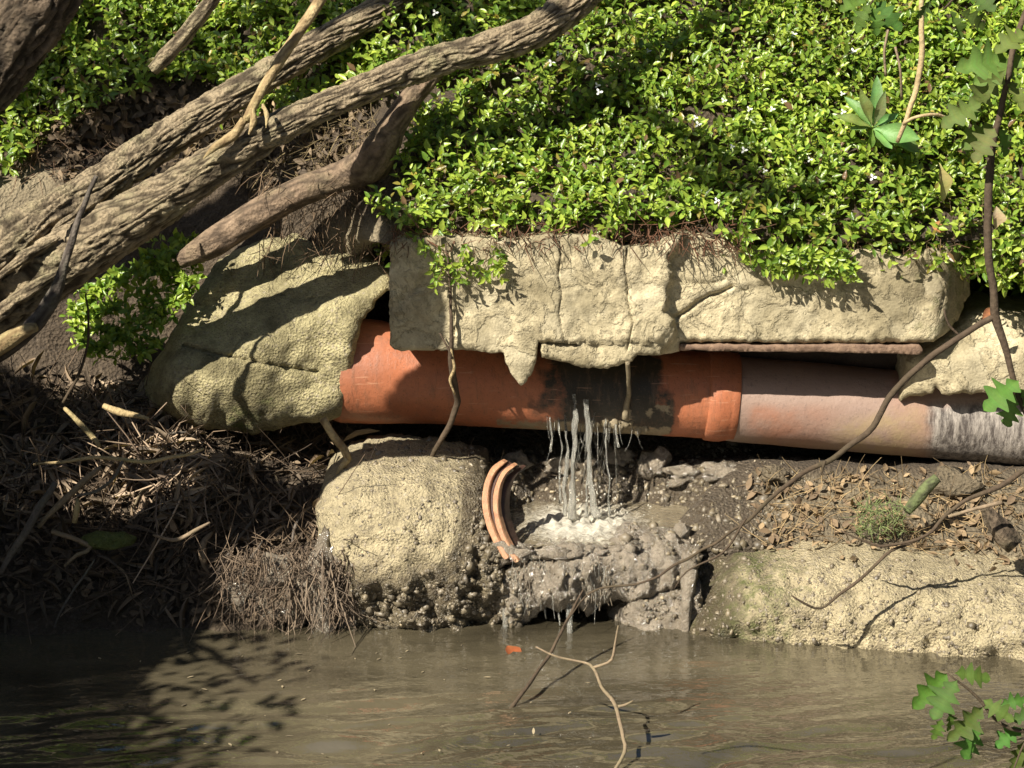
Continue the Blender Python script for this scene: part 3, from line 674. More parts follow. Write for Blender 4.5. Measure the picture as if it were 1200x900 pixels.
# ------------------------------------------------------------------ pool, jets and foam
pz = .29
po = resample([(580, 612), (585, 590), (630, 566), (700, 560), (760, 560), (820, 566), (860, 584), (850, 604), (800, 614), (765, 626), (745, 632), (722, 640), (700, 646), (668, 646), (640, 643), (605, 640)], 6, True, 2, 3)
vv, _, ff, _, _, _ = delaunay_2d_cdt([Vector((p.x, p.y)) for p in po] + [Vector((random.uniform(585, 850), random.uniform(564, 644))) for _ in range(1400)], [(i, (i + 1) % len(po)) for i in range(len(po))], [], 1, 1e-4)
V = []; FC = []
for v in vv:
    p = PZ(v.x, v.y, pz); d = math.hypot((v.x - 682) / 80, (v.y - 616) / 27); f_ = math.exp(-d * d); p.z += .020 * f_ * (1 + 1.6 * fr(p, 4, 30)) + .004 * fr(p, 3, 16); V.append(p); FC.append(f_ * 1.05)
tag(mesh('pool_water', V, [tuple(f) for f in ff], M['pool'], col=FC), kind='structure')
fm = []
for i in range(60):
    x = random.gauss(690, 34); y = random.gauss(612, 9)
    if not (612 < x < 778 and 592 < y < 634): continue
    c = PZ(x, y, pz + .004); r = random.uniform(.002, .0065)
    fm.append(blob(c, r, i, 1.5, 1.2, random.uniform(.5, 1.1), .6, 1))
for i in range(70):
    x = random.gauss(697, 30); y = random.uniform(560, 606); fm.append(blob(P(x, y, -.25 + random.uniform(-.06, .06)), random.uniform(.0015, .004), i, 1, 1, 1.4, .3, 1))
V, F = join(fm); tag(mesh('foam', V, F, M['foam']), 'white splash foam bubbling where the leak hits the pool', kind='stuff')
jets = [([(654, 488, -.06), (655, 520, -.10), (656, 560, -.14), (656, 592, -.18)], (2, 3, 4, 6), ''), ([(674, 462, -.10), (674, 500, -.15), (672, 545, -.2), (671, 608, -.26)], (6, 8, 7, 13), 'thick pale jet'),
        ([(686, 468, -.10), (688, 505, -.15), (693, 560, -.21), (700, 606, -.27)], (6, 9, 7, 13), 'slanting jet'), ([(697, 482, -.08), (692, 520, -.14), (688, 560, -.20), (686, 606, -.26)], (3, 4, 3, 7), ''), ([(710, 492, -.07), (709, 520, -.12), (713, 560, -.18), (715, 604, -.24)], (2, 3, 3, 6), ''),
        ([(722, 496, -.07), (723, 512, -.08), (726, 526, -.09)], (2, 2, 1), ''), ([(645, 490, -.06), (647, 512, -.08), (648, 530, -.08)], (2, 2, 1), ''), ([(662, 486, -.08), (663, 540, -.17), (664, 606, -.25)], (4, 5, 8), '')]
labs = ['thin leftmost water trickle between the fringe and the two thick jets', 'thick straight pale water jet falling from the black pipe into the pool', 'thick slanting pale water jet falling right of the straight jet', None, None, None, None, None]
for i, (q, th, _) in enumerate(jets):
    o = tube('water_jet', pp(*q), [rad(t, -.1) for t in th], M['jet'], seg=12, step=.008, bark=.009, seed=30 + i, wob=.014, furrow=40., along=9.)
    tag(o, labs[i] or 'fine thread of water dripping from the underside of the black pipe', 'water jet', 'water falling from the leak')
SPRAY = lambda: P(*(lambda x: (x, 490 + (x - 640) * .11 + rng.uniform(-6, 4), -.05 - abs(x - 690) * .0002))(float(np.clip(rng.normal(690, 30), 640, 765))))
rt = tube('drip_root', pp((735, 424, -.30), (737, 450, -.22), (735, 470, -.12), (732, 490, -.10)), [rad(t, -.1) for t in (6, 5, 7, 9)], M['crust'], seg=8, wob=.008, step=.015)
tag(rt, 'pale crusted root hanging from the slab beside the collar', 'root')
for i, (q, th) in enumerate([([(597, 655, -.56), (594, 690, -.6), (592, 720, -.62), (593, 752, -.64)], (8, 10, 9, 6)), ([(672, 690, -.62), (670, 715, -.66), (668, 735, -.68), (668, 758, -.7)], (7, 9, 9, 6)), ([(640, 712, -.6), (641, 726, -.62)], (5, 2)), ([(655, 712, -.6), (656, 735, -.63)], (4, 2))]):
    o = tube('spill_thread', pp(*q), [rad(t, -.6) for t in th], M['jet'], seg=10, step=.012, bark=.004, seed=50 + i, wob=.008, furrow=40., along=8.)
    tag(o, ['strand of water spilling from the foot of the terracotta rim into the river', 'broad strand of water spilling off the middle of the mud lip', 'short drip hanging from the left of the mud lip cavity', 'thin drip hanging in the dark gap under the mud lip'][i], 'water spill', 'water spilling over the mud lip')
rim = []
for i in range(60):
    x = random.uniform(588, 800); y = 646 - 14 * sstep(715, 770, x) - 12 * sstep(765, 810, x) + random.uniform(-7, 5)
    rim.append(blob(PZ(x, y, .285), random.uniform(.014, .04), i + 60, random.uniform(.8, 1.7), .8, random.uniform(.5, 1.1), .8, 2))
V, F = join(rim); tag(mesh('mud_rim', V, F, M['mud']), 'lumpy mud rim holding the splashing pool', kind='stuff')
# mud drips and lumps around the pool
o = tube('clay_drip', pp((808, 668, -.6), (806, 690, -.63), (804, 720, -.66), (803, 762, -.68)), [rad(t, -.6) for t in (22, 17, 15, 10)], M['mud'], seg=16, step=.012, bark=.006, wob=.006); tag(o, 'pale column of mud dripping between lip and concrete bed', 'mud drip')

# ------------------------------------------------------------------ ground stuff: gravel on the mud
LUMP = []
def gravel(name, n, region, rmin, rmax, label, seed=0, colr=None, mat='gravel', lift=-.25):
    r = np.random.default_rng(seed); parts = []; cols = []; bm = bmesh.new(); bmesh.ops.create_icosphere(bm, subdivisions=1, radius=1)
    bv = np.array([v.co for v in bm.verts]); bf = np.array([[x.index for x in f.verts] for f in bm.faces]); bm.free()
    VV, FF, CC = [], [], []; k = 0; tries = 0
    while k < n and tries < n * 12:
        tries += 1; px = r.uniform(min(p[0] for p in region), max(p[0] for p in region)); py = r.uniform(min(p[1] for p in region), max(p[1] for p in region))
        if not inpoly(px, py, region): continue
        best = None
        for ob in TARGETS:
            h = ob.ray_cast(CAM, ray(px, py))
            if h[0] and (best is None or h[3] < best[3]): best = h
        if not best: continue
        s = rmin * (rmax / rmin) ** (r.random() ** 2.2)
        v = bv * (1 + r.uniform(-.45, .45, (len(bv), 1))) * r.uniform(.45, 1.5, 3) * s
        a = r.uniform(0, 6.28); c_, s_ = math.cos(a), math.sin(a); v = v @ np.array([[c_, -s_, 0], [s_, c_, 0], [0, 0, 1]])
        VV.append(v + np.array(best[0]) + np.array(best[1]) * s * lift); FF.append(bf + k * len(bv))
        g_ = r.uniform(.07, .20) * (2.0 if r.random() < .05 else 1); t = r.uniform(.75, 1)
        CC.append(np.tile([g_ * 1.08, g_ * .9 * (t * .2 + .8), g_ * .66 * t], (len(bv), 1))); k += 1
    o = mesh_np(name, np.concatenate(VV), np.concatenate(FF), M[mat], None, np.concatenate(CC), smooth=False)
    return tag(o, label, kind='stuff')
def bv_of(o):
    me = o.data; mw = Matrix.Identity(4)
    return BVHTree.FromPolygons([v.co[:] for v in me.vertices], [p.vertices[:] for p in me.polygons])
TARGETS = [bvh] + [bv_of(o) for o in (shelf, foot, nose, kerb)]
gravel('gravel', 2600, [(420, 512), (640, 520), (880, 520), (960, 560), (900, 640), (830, 660), (700, 640), (600, 650), (575, 560), (430, 545)], .003, .019, 'wet grey brown gravel and mud crumbs on the ledge under the pipe', 3, lift=-.4)
gravel('pebbles', 800, [(590, 640), (830, 630), (835, 770), (600, 765)], .002, .010, 'small wet pebbles stuck in the mud lip', 4)
gravel('grit', 1500, [(375, 560), (470, 545), (600, 560), (610, 750), (420, 745), (380, 660)], .002, .009, 'coarse grit of the left concrete stump', 5, lift=-.3)
gravel('rubble', 900, [(400, 690), (470, 690), (540, 680), (560, 580), (600, 600), (612, 750), (420, 745)], .004, .018, 'dark wet rubble at the foot of the left concrete stump', 8, lift=-.3)
gravel('grit', 2600, [(745, 720), (806, 655), (1200, 650), (1200, 800), (806, 770)], .002, .011, 'coarse pebbles set in the right concrete bed', 6, lift=-.2)

# ------------------------------------------------------------------ leaves
def leaf_cloud(name, pos, dirn, up, size, color, mat, width=.45, fold=.25, droop=.15):
    """many small leaves in one mesh; arrays n x 3"""
    n = len(pos); d = dirn / np.linalg.norm(dirn, axis=1, keepdims=True)
    s = np.cross(d, up); s /= (np.linalg.norm(s, axis=1, keepdims=True) + 1e-9); u = np.cross(s, d)
    tpl = [(0, 0, 0), (-.32, .2, .1), (-.5, .48, .16), (-.3, .78, .08), (0, 1, -.12), (.3, .78, .08), (.5, .48, .16), (.32, .2, .1), (0, .45, -.06)]
    L = size[:, None]; W = width
    V = np.empty((n, 9, 3), np.float32)
    for k, (x, y, z) in enumerate(tpl):
        V[:, k] = pos + d * (y * L) + s * (x * W * 2 * .5 * L) + u * ((z * fold * 2 - droop * y * y) * L)
    f = np.array([(0, 8, 2, 1), (8, 4, 3, 2), (8, 6, 5, 4), (0, 7, 6, 8)])
    F = (f[None] + (np.arange(n) * 9)[:, None, None]).reshape(-1, 4)
    col = np.repeat(color, 9, 0)
    return mesh_np(name, V.reshape(-1, 3), F, mat, None, col, smooth=True)
def unit(a): return a / (np.linalg.norm(a, axis=1, keepdims=True) + 1e-9)
BVa = np.array([tuple(v) for v in BV]); BFa = np.array(BF)
fa, fb, fc, fd = (BVa[BFa[:, k]] for k in range(4)); fn = np.cross(fc - fa, fd - fb); farea = np.linalg.norm(fn, axis=1) * .5; fn = fn / (np.linalg.norm(fn, axis=1, keepdims=True) + 1e-9)
fn[fn[:, 1] > .2] *= -1
fcen = (fa + fc) / 2
fpx = np.array([proj(p) for p in fcen])
def bank_sample(n, maskf):
    w_ = np.array([maskf(px, py, c) for (px, py), c in zip(fpx, fcen)]) * farea
    idx = rng.choice(len(farea), n, p=w_ / w_.sum()); u, v = rng.random((2, n, 1))
    p = (fa[idx] * (1 - u) + fb[idx] * u) * (1 - v) + (fd[idx] * (1 - u) + fc[idx] * u) * v
    return p, fn[idx]
G_MAIN = [(445, 262), (470, 200), (470, 150), (560, 100), (470, 95), (420, 70), (330, 60), (300, -80), (260, -400), (1900, -400), (1900, 420), (1210, 372), (1150, 330), (1130, 300), (1060, 296), (1010, 290), (960, 292), (900, 292), (860, 275), (800, 268), (740, 285), (640, 272), (560, 276), (470, 280)]
G_TL = [(-800, 205), (0, 205), (60, 160), (110, 118), (190, 100), (235, 100), (262, 118), (330, 140), (400, 132), (445, 118), (475, 95), (470, 30), (400, -60), (300, -400), (-800, -400)]
def mask_main(px, py, c):
    if c[1] > 3.2 or c[2] < .6: return 0
    x = px + 14 * relief(px, py, .02, 3, 1); y = py + 12 * relief(px, py, .02, 3, 2)
    if inpoly(x, y, G_MAIN) or inpoly(x, y, G_TL): return 1 if -200 < py else .6
    return 0
def greens(n, lo=(.13, .24, .03), hi=(.47, .58, .085)):
    t = rng.random((n, 1)) ** 1.3; c = np.array(lo) * (1 - t) + np.array(hi) * t
    return c * rng.uniform(.75, 1.2, (n, 1))
def shoots(base, nor, length, per, lsize, lean=.55):
    n = len(base); d = unit(nor * .75 + np.array([0, -.35, .65]) * lean + rng.normal(0, .33, (n, 3)))
    P_, D_, U_, S_ = [], [], [], []
    a = unit(np.cross(d, rng.normal(0, 1, (n, 3)))); b = np.cross(d, a); ph = rng.uniform(0, 6.28, n)
    for k in range(per):
        t = (k + .7) / per; ang = ph + k * 2.2 + rng.normal(0, .3, n); o = a * np.cos(ang)[:, None] + b * np.sin(ang)[:, None]
        P_.append(base + d * (length * t)[:, None] + np.array([0, -.02, -.03]) * (length * t * t)[:, None] * 3)
        D_.append(unit(o * (1.0 - .35 * t) + d * (.35 + .35 * t) + rng.normal(0, .18, (n, 3)))); U_.append(unit(d + np.array([-.15, -.3, .5]) + rng.normal(0, .2, (n, 3))))
        S_.append(lsize * rng.uniform(.7, 1.2, n) * (1 - .25 * (t > .85)))
    return np.concatenate(P_), np.concatenate(D_), np.concatenate(U_), np.concatenate(S_), d
def stems(name, base, d, length, r=.0016, col=(.14, .10, .05)):
    n = len(base); V = np.empty((n, 6, 3)); a = unit(np.cross(d, rng.normal(0, 1, (n, 3)))); b = np.cross(d, a)
    for k in range(3):
        o = a * math.cos(k * 2.094) + b * math.sin(k * 2.094); V[:, k] = base - d * .02 + o * r; V[:, 3 + k] = base + d * length[:, None] + o * r * .6 + np.array([0, -.06, -.09]) * length[:, None]
    f = np.array([(0, 1, 4, 3), (1, 2, 5, 4), (2, 0, 3, 5)]); F = (f[None] + (np.arange(n) * 6)[:, None, None]).reshape(-1, 4)
    c = np.tile(np.array([col]), (n, 1)) * rng.uniform(.6, 1.5, (n, 1)); return mesh_np(name, V.reshape(-1, 3), F, M['litter'], None, np.repeat(c, 6, 0))
NS = 26000
base, nor = bank_sample(NS, mask_main)
mound = np.array([.5 + .5 * fr(p, 3, 2.6, 4) for p in base]); ln = np.clip(.05 + .17 * np.clip(mound, 0, 1.2) + rng.uniform(-.02, .03, NS), .04, .28)
lp, ld, lu, ls, sd = shoots(base, nor, ln, 7, .043)
gc = greens(len(lp)); dark = np.array([.5 + .5 * fr(p, 2, 1.6, 9) for p in base]); yl = rng.random(len(gc)) < .035; gc[yl] = np.array([.40, .33, .07]) * rng.uniform(.5, 1.1, (int(yl.sum()), 1)); br = rng.random(len(gc)) < .02; gc[br] = np.array([.20, .12, .06])
gc *= (.8 + .45 * np.tile(np.clip(dark, 0, 1), 7))[:, None]
tag(leaf_cloud('ground_cover', lp, ld, lu, ls, gc, M['leaf'], .48), 'dense carpet of small bright green creeper leaves over the bank', kind='stuff')
tag(stems('creeper_stems', base, sd, ln * 1.02), 'thin brown creeper stems among the green leaves', kind='stuff')
def patch(name, n, poly, Yf, label, per=7, size=.04, lnm=(.04, .12), nor0=(0, -1, .5)):
    pts = []
    xs = [p[0] for p in poly]; ys = [p[1] for p in poly]
    while len(pts) < n:
        x = rng.uniform(min(xs), max(xs)); y = rng.uniform(min(ys), max(ys))
        if inpoly(x, y, poly): pts.append(P(x, y, Yf(x, y)))
    b_ = np.array([tuple(p) for p in pts]); nn = np.tile(np.array([nor0], float), (n, 1)); l_ = rng.uniform(*lnm, n)
    a1, a2, a3, a4, d_ = shoots(b_, unit(nn), l_, per, size, .2); o = leaf_cloud(name, a1, a2, a3, a4, greens(len(a1)), M['leaf'], .46); tag(o, label, kind='stuff')
    tag(stems('creeper_stems', b_, d_, l_), 'brown stems under ' + name.replace('_', ' '), kind='stuff'); return o
patch('creeper_patch', 230, [(90, 385), (85, 350), (120, 325), (170, 300), (205, 275), (238, 285), (235, 330), (215, 370), (180, 415), (150, 425), (105, 420)], lambda x, y: -.06 + .0014 * (420 - y), 'patch of glossy creeper leaves hanging on the left of the concrete block', lnm=(.03, .08))
patch('creeper_fringe', 26, [(480, 285), (590, 282), (585, 312), (555, 330), (500, 312)], lambda x, y: -.345, 'creeper shoots trailing over the top left of the slab', size=.034, lnm=(.03, .09), nor0=(0, -.6, -.7))
patch('creeper_fringe', 60, [(860, 285), (960, 290), (1010, 300), (1000, 322), (960, 315), (925, 318), (880, 308)], lambda x, y: -.29, 'creeper shoots trailing over the middle right of the slab', size=.038, lnm=(.03, .09), nor0=(0, -.8, -.4))
patch('creeper_clump', 70, [(1128, 285), (1200, 260), (1290, 270), (1290, 360), (1200, 345), (1150, 335)], lambda x, y: -.2, 'creeper shoots behind the oak stem right of the slab', size=.042, lnm=(.04, .12))
# dry reddish stems along the slab's top edge and bare soil edges
def fibres(name, n, boxf, label, lmin, lmax, r, colr, down=1.0, spread=.5, mat='litter', curl=.25):
    b_ = np.array([tuple(boxf()) for _ in range(n)]); d = unit(np.array([0, -.25, -down]) + rng.normal(0, spread, (n, 3))); L = rng.uniform(lmin, lmax, n)
    V = np.empty((n, 12, 3)); a = unit(np.cross(d, rng.normal(0, 1, (n, 3)))); bb = np.cross(d, a); cv = rng.normal(0, curl, (n, 3))
    for j, t in enumerate((0, .35, .7, 1)):
        for k in range(3):
            o = a * math.cos(k * 2.094) + bb * math.sin(k * 2.094); V[:, j * 3 + k] = b_ + d * (L * t)[:, None] + cv * (L * t * t)[:, None] + o * r * (1.1 - .6 * t)
    f = np.array([(j * 3 + k, j * 3 + (k + 1) % 3, j * 3 + 3 + (k + 1) % 3, j * 3 + 3 + k) for j in range(3) for k in range(3)])
    F = (f[None] + (np.arange(n) * 12)[:, None, None]).reshape(-1, 4); t = rng.random((n, 1)); c = np.array(colr[0]) * (1 - t) + np.array(colr[1]) * t
    return tag(mesh_np(name, V.reshape(-1, 3), F, M[mat], None, np.repeat(c, 12, 0)), label, kind='stuff')
def fx(x0, x1, y0, y1, Y0, Y1): return lambda: P(rng.uniform(x0, x1), rng.uniform(y0, y1), rng.uniform(Y0, Y1))
fibres('falling_drips', 34, SPRAY, 'fine threads and drips of water falling from the underside of the black pipe', .03, .30, .0015, ((.7, .7, .66), (.6, .6, .56)), 6, .12, 'jet')
fibres('dry_stems', 620, fx(458, 880, 262, 292, -.35, -.24), 'reddish brown dry stems fringing the top of the slab', .03, .09, .0022, ((.16, .07, .04), (.09, .055, .03)), .5, .6)
fibres('dry_stems', 160, fx(880, 1130, 275, 300, -.28, -.18), 'brown dry stems fringing the right top of the slab', .02, .08, .002, ((.14, .08, .04), (.08, .055, .03)), .5, .6)
fibres('fine_roots', 260, fx(300, 455, 200, 300, -.02, .22), 'fine dry roots dangling from the bank under the brown limb', .05, .16, .002, ((.22, .15, .09), (.10, .065, .04)), .9, .5)
fibres('dry_grass', 420, lambda: hit(rng.uniform(270, 440), rng.uniform(140, 215), .3)[0] + Vector((0, -.02, .02)), 'tangle of dry grass and roots between the grey and brown limbs', .05, .14, .002, ((.26, .20, .10), (.10, .07, .04)), .2, .8)
fibres('dry_grass', 260, lambda: hit(rng.uniform(20, 150), rng.uniform(110, 215), .4)[0] + Vector((0, -.02, .02)), 'dry grass and roots at the edge of the dark hollow', .05, .13, .002, ((.26, .18, .10), (.12, .07, .045)), .4, .7)
fibres('root_mat', 1150, lambda: (lambda x: P(x, rng.uniform(640 + 40 * max(0, relief(x, 3, .03)), 725), rng.uniform(-.70, -.52)))(rng.uniform(258, 415)), 'matted roots and dry stems hanging to the water left of the stump', .03, .11, .0019, ((.26, .19, .13), (.055, .04, .03)), 1.0, .5, curl=.6)
fibres('root_mat', 150, fx(336, 412, 645, 700, -.70, -.60), 'thick pale root fringe beside the concrete stump', .06, .16, .0035, ((.24, .18, .125), (.10, .075, .055)), 1.3, .35, curl=.5)
fibres('mud_drips', 110, fx(600, 720, 650, 705, -.66, -.6), 'wet stringy mud and roots draped over the lip', .02, .07, .003, ((.2, .16, .11), (.10, .075, .05)), 1.4, .2, 'gravel')

# ------------------------------------------------------------------ litter on the left bank
def litter(name, n, poly, label, Lr=(.03, .10), colr=((.24, .17, .105), (.075, .053, .035)), lift=(.0, .04), wid=.5):
    xs = [p[0] for p in poly]; ys = [p[1] for p in poly]; pos = []; nr = []
    while len(pos) < n:
        x = rng.uniform(min(xs), max(xs)); y = rng.uniform(min(ys), max(ys))
        if not inpoly(x, y, poly): continue
        best = None
        for ob in TARGETS:
            h = ob.ray_cast(CAM, ray(x, y))
            if h[0] and (best is None or h[3] < best[3]): best = h
        if best: pos.append(best[0]); nr.append(best[1])
    pos = np.array([tuple(p) for p in pos]); nr = np.array([tuple(p) for p in nr]); nr[nr[:, 1] > 0] *= -1
    pos = pos + nr * rng.uniform(*lift, (n, 1)); d = unit(np.cross(nr, rng.normal(0, 1, (n, 3))) + nr * rng.uniform(-.1, .5, (n, 1)))
    t = rng.random((n, 1)) ** 1.3; c = np.array(colr[1]) * (1 - t) + np.array(colr[0]) * t
    o = leaf_cloud(name, pos, d, unit(nr + rng.normal(0, .45, (n, 3))), rng.uniform(*Lr, n), c, M['dead'], wid, rng.uniform(.1, .5), rng.uniform(.05, .25)); return tag(o, label, kind='stuff')
LB = [(-60, 430), (60, 430), (140, 450), (230, 500), (330, 510), (420, 510), (380, 560), (372, 640), (390, 720), (250, 735), (100, 720), (-60, 720)]  # litter and twigs on this bank darkened in colour for its shade
litter('leaf_litter', 1300, LB, 'brown dead leaves heaped on the left bank', (.012, .055))
litter('bark_scraps', 420, LB, 'narrow pale scraps of bark and reed on the left bank', (.05, .16), ((.30, .215, .14), (.08, .058, .038)), (.01, .06), .14)
litter('leaf_litter', 420, [(60, 120), (240, 90), (270, 150), (150, 220), (75, 240), (62, 190)], 'dead leaves in the dark hollow behind the limbs', (.03, .07))
litter('leaf_litter', 260, [(290, 150), (440, 130), (440, 200), (300, 240)], 'dead leaves between the limbs', (.02, .06))
litter('leaf_litter', 300, [(180, 215), (250, 150), (330, 105), (360, 130), (290, 175), (200, 235)], 'pale dead leaves and straw caught between the two grey limbs', (.02, .07), ((.42, .30, .18), (.14, .10, .06)))
fibres('dry_grass', 160, lambda: hit(rng.uniform(190, 340), rng.uniform(120, 220), .3)[0] + Vector((0, -.03, .02)), 'dry grass caught between the two grey limbs', .05, .14, .002, ((.40, .30, .16), (.12, .085, .05)), .2, .8, curl=.5)
litter('leaf_litter', 420, [(870, 560), (1220, 545), (1220, 680), (900, 650)], 'straw coloured litter under the grey pipe', (.02, .06), ((.36, .25, .14), (.15, .10, .06)), (0, .02))
fibres('twig_litter', 1100, lambda: hit(rng.uniform(20, 410), rng.uniform(455, 700))[0] + Vector((0, -.03, .03)), 'fine twigs heaped on the left bank', .05, .24, .0028, ((.20, .14, .09), (.05, .036, .026)), 0, .8, curl=.55)
fibres('twig_litter', 260, lambda: hit(rng.uniform(420, 640), rng.uniform(508, 550))[0] + Vector((0, -.01, .01)), 'fine roots and twigs under the orange pipe', .04, .14, .0025, ((.20, .15, .10), (.08, .06, .04)), 0, .8)
for (cx, cy, rx, ry) in ((132, 505, 50, 50), (200, 560, 48, 48), (40, 560, 40, 40)):  # paler scraps put the sunlit patches into the humps' colour
    pl = [(cx + rx * math.cos(a), cy + ry * math.sin(a)) for a in np.arange(0, 6.28, .5)]
    litter('wood_scraps', 190, pl, 'pale splintered wood and bark on a hump of the left debris', (.04, .15), ((.52, .39, .27), (.22, .16, .11)), (.01, .05), .16)
    litter('bark_flakes', 60, pl, 'pale flat bark flakes on a hump of the left debris', (.04, .09), ((.46, .33, .23), (.24, .17, .12)), (.01, .05), .5)
    fibres('root_strands', 60, (lambda cx=cx, cy=cy, rx=rx, ry=ry: hit(rng.uniform(cx - rx, cx + rx), rng.uniform(cy - ry, cy + ry))[0] + Vector((0, -.04, .05))), 'pale root strands over a hump of the left debris', .08, .26, .0045, ((.46, .34, .23), (.20, .14, .10)), .5, .6)
fibres('wet_threads', 90, fx(600, 715, 650, 700, -.70, -.64), 'thin shining threads of water over the mud lip', .02, .07, .0018, ((.7, .7, .66), (.6, .6, .56)), 5, .15, 'jet')
fibres('straw', 420, lambda: hit(rng.uniform(890, 1200), rng.uniform(560, 650))[0] + Vector((0, -.01, .015)), 'dry straw under the grey pipe', .04, .16, .002, ((.40, .29, .15), (.16, .11, .06)), 0, .8)
fibres('moss_tuft', 240, fx(1005, 1060, 590, 632, -.5, -.4), 'pale green mossy tuft on the concrete bed', .02, .06, .002, ((.20, .24, .09), (.12, .15, .06)), -.6, .7)

fb = [PZ(*q, .004) for q in zip(rng.uniform(60, 700, 70), rng.uniform(752, 890, 70))]  # pale flat bits imitating glints on the water
n_ = len(fb); leaf_d = unit(rng.normal(0, 1, (n_, 3)) * np.array([1, 1, .05]))
tag(leaf_cloud('glint_bits', np.array([tuple(p) for p in fb]), leaf_d, np.tile(np.array([[0, 0, 1.]]), (n_, 1)), rng.uniform(.008, .03, n_), np.array([[.34, .27, .17]]) * rng.uniform(.3, 1.2, (n_, 1)), M['dead'], .35, .05, .0), 'small leaf scraps on the river put in for its glints', kind='stuff')
# single sticks one can pick out
def gstick(name, q, th, mat, label, cat='stick', group=None, **k):
    o = tube(name, pp(*q), [rad(t, q[0][2]) for t in th], M[mat], seg=k.pop('seg', 8), step=.02, wob=k.pop('wob', .008), seed=random.random() * 50, **k); return tag(o, label, cat, group)
gstick('dry_stick', [(40, 545, -.62), (80, 540, -.64), (130, 537, -.66), (175, 541, -.66), (215, 534, -.62), (238, 525, -.6)], (3, 4, 5, 5, 4, 3), 'pale_wood', 'long pale stick lying level across the debris below the left block')
gstick('dry_stick', [(45, 618, -.72), (70, 590, -.7), (100, 562, -.68), (118, 548, -.66)], (5, 8, 8, 5), 'twig_pale', 'thick pale brown stick slanting up to the right in the left debris')
gstick('curved_twig', [(145, 541, -.68), (135, 560, -.7), (112, 577, -.72), (90, 583, -.72)], (4, 4, 4, 3), 'grey_wood', 'grey twig curving down from the level stick')
gstick('dry_stick', [(75, 478, -.35), (95, 497, -.38), (110, 512, -.4), (116, 524, -.42)], (5, 7, 7, 5), 'pale_wood', 'short pale stick pointing down at the top of the debris heap')
gstick('wood_chip', [(120, 475, -.36), (140, 483, -.38), (176, 492, -.40)], (7, 10, 4), 'pale_wood', 'flat pale wood chip under the left edge of the block')
gstick('dry_stick', [(180, 628, -.66), (205, 634, -.7), (230, 622, -.7), (247, 612, -.68)], (3, 5, 5, 3), 'twig_pale', 'curved tan stick in the shade below the dead grass mound')
gstick('dry_stick', [(88, 612, -.7), (90, 595, -.7), (91, 584, -.7)], (6, 8, 4), 'pale_wood', 'short upright pale wood splinter below the curved grey twig')
gstick('dry_stick', [(0, 672, -.8), (25, 630, -.78), (50, 590, -.74), (64, 565, -.72)], (6, 10, 10, 7), 'grey_wood', 'dark grey stick rising from the shaded water edge at far left')
gstick('dry_stick', [(65, 735, -.82), (78, 705, -.8), (100, 672, -.76), (110, 655, -.74)], (2, 3, 3, 2), 'grey_wood', 'thin dark twig dipping to the water in the left shade')
gstick('dry_stick', [(75, 665, -.74), (90, 650, -.72), (105, 640, -.7), (60, 622, -.7)], (3, 5, 6, 6), 'twig_pale', 'angled brown stick beside the green mossy stone')
gstick('dry_twig', [(74, 472, -.4), (92, 440, -.38), (101, 408, -.36), (104, 370, -.34), (100, 345, -.3)], (4, 4, 3, 3, 2), 'twig', 'thin dark vine running down the left of the creeper patch')
STL = ['stick slanting up to the right above the hanging root mat', 'short thick stub of wood standing beside the left end of the root mat', 'thin twig rising right above the middle of the root mat',
       'stick standing steeply among the root mat strands', 'twig slanting up right of the curved tan stick', 'short thin twig between the root mat and the concrete stump', 'stick at the far left just above the shaded sticks',
       'level stick at the left edge under the long dark grey stick', 'twig in the dark under the right half of the concrete block', 'short twig slanting down right below the green mossy stone', 'thin twig hanging in the shade right of the mossy stone',
       'thin twig in the middle of the pale wood hump', 'nearly level twig just under the left end of the concrete block', 'twig slanting up right on the lower edge of the pale wood hump', 'twig right of the pale wood hump pointing to the pipe', 'twig leaning against the left side of the concrete stump']
for i, (x0, y0, x1, y1, wd) in enumerate([(262, 660, 305, 600, 4), (240, 665, 252, 628, 9), (300, 610, 318, 580, 3), (282, 690, 310, 640, 4), (250, 600, 290, 575, 4), (325, 560, 345, 590, 3), (30, 560, 70, 545, 4), (10, 600, 60, 606, 4), (310, 545, 350, 520, 3), (118, 656, 150, 680, 4), (140, 668, 158, 700, 3), (200, 560, 240, 545, 3), (185, 520, 235, 512, 4), (160, 600, 185, 575, 4), (230, 590, 262, 560, 4), (345, 640, 365, 600, 4)]):
    a = hit(x0, y0)[0] + Vector((0, -.05, .03)); b_ = hit(x1, y1)[0] + Vector((0, -.05, .03)); m_ = (a + b_) / 2 + Vector((random.uniform(-.02, .02), -.01, random.uniform(0, .03)))
    o = tube('debris_stick', [a, m_, b_], [rad(wd, -.5) * .9, rad(wd, -.5), rad(wd, -.5) * .5], M['twig_pale' if i % 3 else 'grey_wood'], seg=7, step=.02, wob=.01, seed=i)
    tag(o, STL[i], 'stick', 'loose sticks in the left debris heap')
V, F = blob(P(128, 634, -.66), .075, 3, 1.25, .7, .45, .4, 3)
mst = mesh('mossy_stone', V, F, m_concrete('mossy_stone', (.16, .16, .06), (.12, .12, .05), (.06, .06, .03), 60, .02), col=[(0, .8, 0)] * len(V)); tag(mst, 'green mossy stone in the debris on the left bank', 'stone')
ml = []
for x, y, r, sz in ((372, 690, .075, 1.9), (398, 715, .05, 1.8), (345, 705, .06, 1.5), (310, 712, .06, 1.0), (280, 700, .06, .9), (325, 670, .06, 1.0), (384, 655, .05, 1.6)):
    ml.append(blob(P(x, y, -.60), r, x, 1.0, .8, sz, 1.1, 3))
V, F = join(ml); tag(mesh('root_mud', V, F, M['mud'], col=[(0, 0, 0)] * len(V)), 'matted mud and roots hanging to the water left of the stump', kind='stuff')
